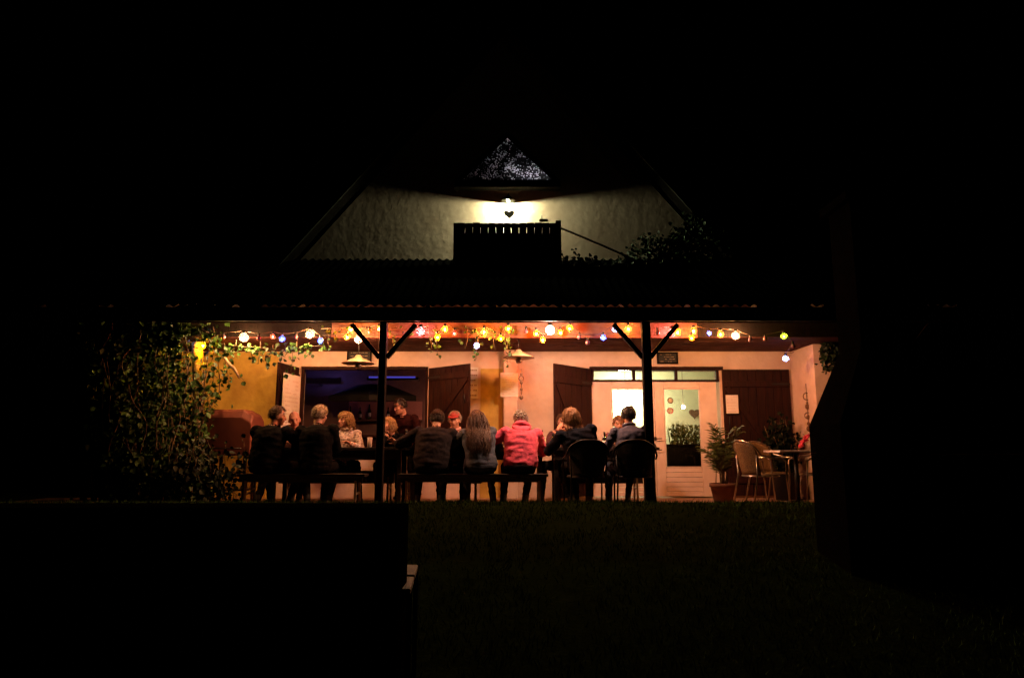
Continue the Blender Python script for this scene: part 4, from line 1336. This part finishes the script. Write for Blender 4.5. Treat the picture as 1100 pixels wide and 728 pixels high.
def person(label, px, Y, yaw, top, legs=TROUSER, hair=None, style='short', size=1.0, fem=False, seat=0.46, lean=10, side=0, slouch=12, head=(0, 0, 0), hands=None, standing=False, vox=0.0095, sleeve=True, elbow=((-.6, -.2, -.7), (.6, -.2, -.7)), dxp=0.0, thick=0.012, hood=None, collar=None, cap=None, knees=0.10, skin=SKIN, bulk=1.0):
    rnd = random.Random(int(px * 7))
    B = Body()
    s = size
    sw = (0.17 if fem else 0.192) * s * (1 + (bulk - 1) * 0.6)
    hipz = (seat + 0.085) if not standing else 0.9 * s
    H0 = V((0, 0, hipz))
    lx, ly = R(side), R(lean)
    d1 = V((math.sin(lx), math.sin(ly), math.cos(ly) * math.cos(lx))).normalized()
    ly2 = R(lean + slouch)
    d2 = V((math.sin(lx * 1.2), math.sin(ly2), math.cos(ly2))).normalized()
    W = H0 + d1 * 0.2 * s
    Cc = W + d1.lerp(d2, 0.5).normalized() * 0.15 * s
    Nn = Cc + d2 * 0.17 * s
    rx = V((1, 0, 0))
    rx = (rx - d2 * rx.dot(d2)).normalized()
    f1, f2 = rx.cross(d1) * -1, rx.cross(d2) * -1
    if f1.y < 0: f1 = -f1
    if f2.y < 0: f2 = -f2
    t = thick
    hipw, wst = (0.185, 0.145) if fem else (0.17, 0.158)
    hipw, wst = hipw * (1 + (bulk - 1) * 0.6), wst * bulk
    ch = bulk

    def torso(m):
        m.loft([(H0 - d1 * 0.10, rx * 0.10 * s, f1 * 0.08 * s), (H0 - d1 * 0.07, rx * (hipw - .01) * s, f1 * 0.118 * s), (H0 + d1 * 0.02, rx * (hipw + t) * s, f1 * (0.128 + t) * s), (H0 + d1 * .10 * s, rx * (wst + .012 + t) * s, f1 * (0.118 + t) * s),
                (W, rx * (wst + t) * s, f1 * (0.11 + t) * s), (Cc, rx * (0.168 * ch + t) * s, f2 * (0.12 + t) * s), (Cc + d2 * 0.08 * s, rx * (0.175 * ch + t) * s, f2 * (0.112 + t) * s), (Nn - d2 * 0.035 * s, rx * (sw * 0.86 + t), f2 * (0.088 + t) * s),
                (Nn + d2 * 0.005, rx * 0.10 * s, f2 * 0.072 * s), (Nn + d2 * 0.03 * s, rx * 0.066 * s, f2 * 0.06 * s)], 26)
    B.put(torso, 'top')
    B.put(lambda m: m.ell(H0 + V((0, -0.02, -0.005)), ((hipw + .012) * s, 0.14 * s, 0.085 * s)), 'legs')
    # head
    hy, hpit, hroll = R(head[0]), R(head[1]), R(head[2])
    hr = head_frame(hy, hpit, hroll)
    neck_d = (d2 * 0.75 + V((0, 0, 0.5)) + hr @ V((0, 0.12, 0.0))).normalized()
    HC = Nn + neck_d * 0.165 * s + hr @ V((0, 0.02, 0.0))
    B.put(lambda m: m.caps(Nn - d2 * 0.02, HC + hr @ V((0, -0.025, -0.05)), 0.060 * s, 0.054 * s), 'skin')
    sc = s * (0.96 if fem else 1.0)
    L3 = lambda x, y, z: HC + hr @ (V((x, y, z)) * sc)
    B.put(lambda m: m.ell(L3(0, -0.008, 0.022), (0.077 * sc, 0.097 * sc, 0.1 * sc), hr), 'skin')
    B.put(lambda m: m.ell(L3(0, 0.022, -0.045), (0.060 * sc, 0.072 * sc, 0.072 * sc), hr), 'skin')
    B.put(lambda m: m.ell(L3(0, 0.062, -0.098), (0.028 * sc, 0.026 * sc, 0.02 * sc), hr, 10, 8), 'skin')
    B.put(lambda m: m.caps(L3(0, 0.085, 0.012), L3(0, 0.108, -0.032), 0.010 * sc, 0.016 * sc, 10), 'skin')
    B.put(lambda m: m.ell(L3(0, 0.078, 0.03), (0.054 * sc, 0.016 * sc, 0.009 * sc), hr, 12, 8), 'brow' if hair else 'skin')
    for e in (-1, 1):
        B.put(lambda m, e=e: m.ell(L3(e * 0.079, -0.005, -0.015), (0.011 * sc, 0.021 * sc, 0.033 * sc), hr, 10, 8), 'skin')
        B.put(lambda m, e=e: m.ell(L3(e * 0.042, 0.058, -0.03), (0.026 * sc, 0.022 * sc, 0.024 * sc), hr, 10, 8), 'skin')
        B.put(lambda m, e=e: m.ell(L3(e * 0.031, 0.076, 0.008), (0.013 * sc, 0.012 * sc, 0.008 * sc), hr, 10, 8), 'skin')
    B.put(lambda m: m.ell(L3(0, 0.089, -0.064), (0.024 * sc, 0.009 * sc, 0.008 * sc), hr, 10, 8), 'lip')
    # legs
    for e in (-1, 1):
        hj = H0 + V((e * 0.095 * s, 0.02, -0.01))
        if standing:
            kn = V((e * 0.10, 0.04, 0.48 * s)); an = V((e * 0.11, -0.02, 0.085))
        else:
            kn = V((e * (0.10 + knees * rnd.uniform(.3, 1.9)), 0.44 * s, hipz + 0.0)); an = V((kn.x + e * rnd.uniform(-.09, .06), kn.y - rnd.uniform(0.0, 0.3), 0.085))
        B.put(lambda m: m.caps(hj, kn, 0.092 * s, 0.066 * s, 16), 'legs')
        B.put(lambda m: m.caps(kn, an, 0.064 * s, 0.046 * s, 16), 'legs')
        B.put(lambda m: m.ell(an.lerp(kn, 0.62) + V((0, -0.022, 0)), (0.052 * s, 0.055 * s, 0.13 * s)), 'legs')
        B.put(lambda m: m.caps(an + V((0, -0.035, -0.045)), an + V((e * 0.015, 0.14, -0.055)), 0.04, 0.03, 12, fx=1.15), 'shoe')
        B.put(lambda m: m.caps(an + V((0, 0, 0.0)), an + V((0, 0.02, -0.04)), 0.042, 0.045, 12), 'shoe')
    # arms
    hands = hands or ((-0.16, 0.44, 0.85), (0.16, 0.44, 0.85))
    for e, hh, el in ((-1, hands[0], elbow[0]), (1, hands[1], elbow[1])):
        sj = Nn - d2 * 0.055 * s + rx * e * (sw - 0.01)
        E, Wr = ik(sj, hh, 0.285 * s, 0.25 * s, el)
        B.put(lambda m: m.ell(sj, ((0.062 + t) * s, (0.066 + t) * s, (0.062 + t) * s)), 'top')
        B.put(lambda m: m.caps(sj, E, (0.055 + t) * s, (0.043 + t) * s), 'top')
        B.put(lambda m: m.caps(E, E.lerp(Wr, 0.86), (0.044 + t) * s, (0.032 + t * .7) * s), 'top' if sleeve else 'skin')
        fd = (Wr - E).normalized()
        B.put(lambda m: m.caps(E.lerp(Wr, 0.75), Wr, 0.03 * s, 0.025 * s), 'skin')
        pn = fd.cross(V((1, 0, 0)) if abs(fd.x) < 0.8 else V((0, 1, 0))).normalized()
        if pn.z < 0: pn = -pn
        sd = fd.cross(pn).normalized()          # across the palm
        if sd.x * e > 0: sd = -sd                # towards the thumb (inwards)
        pc = Wr + fd * 0.05
        rot = Matrix((sd, fd, pn)).transposed()
        B.put(lambda m: m.ell(pc, (0.041 * s, 0.052 * s, 0.017 * s), rot, 12, 8), 'skin')
        for k, (o_, ln) in enumerate(((0.031, .07), (0.010, .08), (-0.011, .074), (-0.031, .058))):
            a_ = pc + sd * o_ * 0.9 + fd * 0.036
            b_ = a_ + (fd + sd * o_ * 3.5 - pn * 0.25).normalized() * ln * 0.55
            c_ = b_ + (fd * 0.6 + sd * o_ * 2 - pn * 0.8).normalized() * ln * 0.5
            B.put(lambda m, a_=a_, b_=b_: m.caps(a_, b_, 0.0095, 0.0088, 8), 'skin')
            B.put(lambda m, b_=b_, c_=c_: m.caps(b_, c_, 0.0088, 0.0075, 8), 'skin')
        a_ = pc + sd * 0.032 - fd * 0.02
        b_ = a_ + (sd * 0.75 + fd * 0.65 - pn * 0.2).normalized() * 0.042
        c_ = b_ + (sd * 0.25 + fd * 0.9 - pn * 0.3).normalized() * 0.03
        B.put(lambda m: m.caps(a_, b_, 0.013, 0.011, 8), 'skin')
        B.put(lambda m: m.caps(b_, c_, 0.011, 0.009, 8), 'skin')
    # one continuous skin over everything
    me = bpy.data.meshes.new('person_source')
    me.from_pydata(B.mb.v, [], B.mb.f)
    tmp = bpy.data.objects.new('person_source', me)
    COL.objects.link(tmp)
    md = tmp.modifiers.new('r', 'REMESH'); md.mode = 'VOXEL'; md.voxel_size = vox
    md = tmp.modifiers.new('s', 'SMOOTH'); md.factor = 0.5; md.iterations = 4
    dg = bpy.context.evaluated_depsgraph_get()
    out = bpy.data.meshes.new_from_object(tmp.evaluated_get(dg))
    bpy.data.objects.remove(tmp)
    bpy.data.meshes.remove(me)
    # bevelled colour zones by nearest source vertex
    kd = kdtree.KDTree(len(B.mb.v))
    for i, p in enumerate(B.mb.v): kd.insert(p, i)
    kd.balance()
    order = ['skin', 'top', 'legs', 'shoe', 'brow', 'lip', 'eye']
    mats = [skin, top, legs, SHOE, hair or skin, LIP, EYE]
    out.materials.clear()
    for m_ in mats: out.materials.append(m_)
    vt = []
    for v in out.vertices:
        _, i, dd = kd.find(v.co)
        tg = B.tags[i]
        hh_ = (v.co - H0).dot(d1)
        if tg == 'top' and hh_ < 0.0 and v.co.y < 0.3: tg = 'legs'
        elif tg == 'legs' and hh_ > 0.0 and v.co.y < 0.07: tg = 'top'
        vt.append(tg)
    # folds in the clothes
    off = V((px, Y, 0))
    nv = [v.normal.copy() for v in out.vertices]
    for v, tg, nn in zip(out.vertices, vt, nv):
        if tg in ('top', 'legs'):
            q_ = v.co * 9 + off
            w = noise.noise(V((q_.x, q_.y, q_.z * 2.1))) * 0.011 + noise.noise(v.co * 26 + off) * 0.003
            v.co += nn * w
    for p in out.polygons:
        p.material_index = order.index(vt[p.vertices[0]])
        p.use_smooth = True
    o = bpy.data.objects.new('person', out)
    COL.objects.link(o)
    x = X(px, Y) + dxp
    o.location = (x, Y, 0)
    o.rotation_euler = (0, 0, R(yaw))
    tag(o, label, 'person', 'people at the terrace tables')
    if hair is not None:
        def clear(q):
            pts_ = [H0, W, Cc, Nn, Nn + d2 * 0.08]
            for a_, b_ in zip(pts_, pts_[1:]):
                if a_.z <= q.z <= b_.z:
                    k = (q.z - a_.z) / max(1e-4, b_.z - a_.z)
                    sp = a_.lerp(b_, k)
                    top_ = 1 if b_ is not pts_[-1] else 1 - k
                    wx = (q.x - sp.x) / (0.2 * bulk)
                    if abs(wx) < 1 and q.y < sp.y + 0.05:
                        lim = sp.y - (0.135 + t) * s * top_ * math.sqrt(1 - wx * wx)
                        if q.y > lim: q = V((q.x, lim, q.z))
            return q
        hair_cap(HC, hr, sc, hair, o, style, rnd, clear)
    for e in (-1, 1):
        g = MB().ell(L3(e * 0.031, 0.0835, 0.009), (0.0105 * sc, 0.0085 * sc, 0.0055 * sc), hr, 10, 8)
        eo = g.build('eye', EYE, None, local=True); eo.parent = o
    if hood is not None:
        g = MB()
        vs, fs = [], []
        ring = []
        for k in range(21):
            a_ = math.pi * (1.08 + 0.84 * k / 20) if False else 2 * math.pi * k / 20
            back = max(0, -math.sin(a_))
            c_ = Nn + rx * math.cos(a_) * 0.105 * s + f2 * (math.sin(a_) * 0.075 - 0.02 - 0.03 * back) * s + d2 * (0.035 - 0.005 * back)
            ring.append(c_)
        g.tube(ring, [0.026 + 0.014 * max(0, -math.sin(2 * math.pi * k / 20)) for k in range(21)], 10)
        # drooping point of the hood on the back
        pts = []
        for k in range(7):
            v_ = k / 6
            w_ = 0.125 * (1 - v_ ** 1.6) + 0.012
            pts.append((Nn - f2 * (0.105 + 0.022 * math.sin(math.pi * v_)) * s - d2 * (0.0 + 0.15 * v_) * s, rx * w_, (f2 * 0.6 + d2 * 0.2) * (0.036 * (1 - 0.5 * v_))))
        g.loft(pts, 14)
        ho = g.build('hood', hood, None, local=True); ho.parent = o
    if collar is not None:
        g = MB()
        ring = [Nn + rx * math.cos(2 * math.pi * k / 20) * 0.072 * s + f2 * math.sin(2 * math.pi * k / 20) * 0.066 * s + d2 * 0.035 for k in range(21)]
        g.tube(ring, 0.02, 8)
        co = g.build('collar', collar, None, local=True); co.parent = o
    if cap is not None:
        g = MB()
        rings = []
        for k in range(7):
            a_ = math.pi / 2 * k / 6
            r_ = math.cos(min(a_, 1.5))
            rings.append((HC + hr @ (V((0, -0.006, 0.045 + 0.09 * math.sin(a_))) * sc), hr @ V((0.089 * r_ * sc, 0, 0)), hr @ V((0, 0.112 * r_ * sc, 0))))
        g.loft(rings, 24)
        g.loft([(L3(0, 0.085, 0.052), hr @ V((0.078 * sc, 0, 0)), hr @ V((0, 0.085 * sc, -0.02 * sc))), (L3(0, 0.085, 0.06), hr @ V((0.076 * sc, 0, 0)), hr @ V((0, 0.083 * sc, -0.02 * sc)))], 20)
        co = g.build('cap', cap, None, local=True); co.parent = o
    return o


HBROWN = mat('brown_hair', (0.10, 0.045, 0.02), (0.05, 0.022, 0.01), 0.5, scale=30)
HWHITE = mat('white_blond_hair', (0.60, 0.47, 0.33), (0.40, 0.30, 0.20), 0.55, scale=30)
HGREY = mat('grey_hair', (0.34, 0.29, 0.24), (0.22, 0.19, 0.16), 0.55, scale=30)
HBLOND = mat('blond_hair', (0.42, 0.25, 0.10), (0.25, 0.13, 0.05), 0.5, scale=30)
HDARK = mat('dark_hair', (0.025, 0.015, 0.011), None, 0.45, scale=30)
HGING = mat('sandy_hair', (0.34, 0.17, 0.07), (0.2, 0.09, 0.035), 0.5, scale=30)
HLONG = mat('chestnut_hair', (0.085, 0.034, 0.015), (0.035, 0.014, 0.007), 0.6, scale=30)
YFt, YRr = 9.24, 10.46
person('man in black jacket with short brown hair turning to the bald man', 287, YFt, -8, BLACK, hair=HBROWN, size=1.04, bulk=1.2, lean=9, side=1, slouch=14, head=(-62, -4, 0), thick=0.026, hands=((-.05, .46, .86), (.30, .42, .98)))
person('bald man in pale shirt leaning over the table by the menu board', 321, YRr, 180, cloth('pale_shirt', (0.5, 0.36, 0.3)), size=1.03, lean=13, slouch=12, head=(20, -8, 8), hands=((-.10, .40, .86), (.12, .30, 1.02)))
person('man in black with pale grey hair seen from behind', 341, YFt, 0, BLACK, hair=HWHITE, style='short', size=1.05, bulk=1.15, lean=5, side=-3, slouch=16, head=(-28, -2, 5), thick=0.024, hands=((-.2, .44, .86), (.02, .42, .86)))
shirt = mat('patterned_shirt', (0.62, 0.52, 0.48), (0.16, 0.11, 0.11), 0.85, scale=38, bump=0.1, ramp=(0.38, 0.5), detail=2)
person('woman with curly blond hair in patterned white shirt facing the camera', 374, YRr, 180, shirt, hair=HBLOND, style='curly', fem=True, size=0.98, lean=6, slouch=6, head=(-38, 2, -6), hands=((-.13, .40, .86), (.16, .40, .86)), collar=shirt)
person('person with blond hair and dark top resting head on hand behind the first post', 423, YRr - 0.05, 180, BLACK, hair=HBLOND, style='bob', fem=True, size=0.95, lean=20, slouch=14, head=(-48, 0, 14), hands=((-.12, .40, .86), (.02, .33, 1.02)))
person('standing dark haired waiter in dark red top bending over behind the table', 437, 10.98, 172, cloth('maroon_cloth', (0.026, 0.006, 0.006)), hair=HDARK, style='short', size=0.95, standing=True, lean=17, slouch=18, head=(-50, -16, 0), hands=((-.14, .40, .98), (.10, .42, 1.0)))
person('hunched person in dark grey jacket and flat brown cap seen from behind', 464, YFt, 0, cloth('grey_jacket', (0.022, 0.017, 0.019)), hair=HDARK, size=1.05, bulk=1.28, lean=13, side=3, slouch=24, head=(10, -10, 4), thick=0.028, hands=((-.3, .4, .86), (.2, .44, .86)), elbow=((-1, -.2, -.5), (1, -.3, -.5)), cap=cloth('brown_cap', (0.05, 0.025, 0.018)))
pinks = cloth('pink_shirt', (0.6, 0.34, 0.31))
person('man in red cap and pink shirt facing the camera before the brown shutter', 490, YRr - 0.02, 180, pinks, hair=HGREY, size=1.0, lean=9, slouch=10, head=(-10, -5, 0), cap=cloth('red_cap', (0.42, 0.06, 0.06)), collar=pinks)
denim = mat('denim', (0.085, 0.105, 0.15), (0.05, 0.062, 0.09), 0.9, scale=30, bump=0.3, bscale=90)
person('woman with long chestnut hair and denim jacket seen from behind', 517, YFt, 6, denim, legs=JEANS, hair=HLONG, style='long', fem=True, size=1.0, bulk=1.22, lean=10, side=-4, slouch=16, head=(14, -2, 4), thick=0.024, hands=((-.26, .42, .86), (.06, .42, .86)), elbow=((-1, -.2, -.5), (.9, -.2, -.6)))
rh = mat('red_hoodie_cloth', (0.85, 0.10, 0.19), (0.70, 0.075, 0.14), 0.9, scale=18, bump=0.3, bscale=60, sheen=0.1)
person('grey haired man in bright red hoodie seen from behind', 559, YFt, 4, rh, hair=HGREY, size=1.03, bulk=1.2, lean=15, side=3, slouch=20, head=(12, -8, -3), thick=0.028, hood=rh, collar=cloth('white_collar', (0.6, 0.58, 0.56)), hands=((-.30, .42, .86), (.14, .44, .86)), elbow=((-1, -.2, -.5), (.8, -.3, -.6)))
navy = cloth('navy_jacket', (0.012, 0.014, 0.024))
person('sandy haired person in dark navy jacket leaning sideways in a black armchair', 628, 9.0, 6, navy, hair=HGING, style='bob', size=1.0, bulk=1.2, lean=8, side=-11, slouch=14, head=(14, -4, -6), thick=0.024, hands=((-.34, .44, .86), (.02, .46, .86)))
person('dark clothed person opposite half hidden by the navy jacket', 604, YRr - 0.05, 172, cloth('plum_cloth', (0.09, 0.035, 0.04)), hair=HBROWN, style='short', fem=True, size=0.95, lean=8, slouch=12, head=(18, -4, 0), hands=((-.1, .36, .9), (.05, .3, 1.06)))
gb = mat('grey_blue_shirt', (0.13, 0.125, 0.19), (0.095, 0.09, 0.14), 0.9, scale=20, bump=0.2)
person('short haired man in grey blue shirt seen from behind in a black armchair', 679, 9.0, -4, gb, legs=JEANS, hair=HDARK, size=1.0, bulk=1.15, lean=5, side=-3, slouch=10, head=(-8, 0, 3), hands=((-.2, .4, .86), (.15, .42, .86)), collar=gb)
person('reddish haired person facing the camera in front of the glowing door pane', 662, YRr - 0.02, 180, cloth('rust_cloth', (0.2, 0.07, 0.05)), hair=HGING, style='short', fem=True, size=0.93, lean=12, slouch=12, head=(0, -8, 0))

# ------------------------------------------------------------------ night sky and moon
w = bpy.data.worlds.new('World')
S.world = w
w.use_nodes = True
nt = w.node_tree
sky = nt.nodes.new('ShaderNodeTexSky')
sky.sky_type = 'NISHITA'
sky.sun_disc = False
sky.sun_elevation = R(-6)
sky.sun_rotation = R(160)
nt.links.new(sky.outputs[0], nt.nodes['Background'].inputs[0])
nt.nodes['Background'].inputs[1].default_value = 0.0008
sun = bpy.data.objects.new('moon', bpy.data.lights.new('moon', 'SUN'))
COL.objects.link(sun)
sun.data.energy = 0.0006
sun.data.angle = R(0.5)
sun.rotation_euler = (R(55), 0, R(30))

# ------------------------------------------------------------------ render settings
S.render.engine = 'CYCLES'
S.cycles.use_denoising = True
S.cycles.max_bounces = 6
S.cycles.transparent_max_bounces = 8
S.cycles.sample_clamp_indirect = 4.0
S.cycles.caustics_reflective = False
S.cycles.caustics_refractive = False
S.view_settings.view_transform = 'Standard'
S.view_settings.look = 'None'
S.view_settings.exposure = 0
S.view_settings.gamma = 1
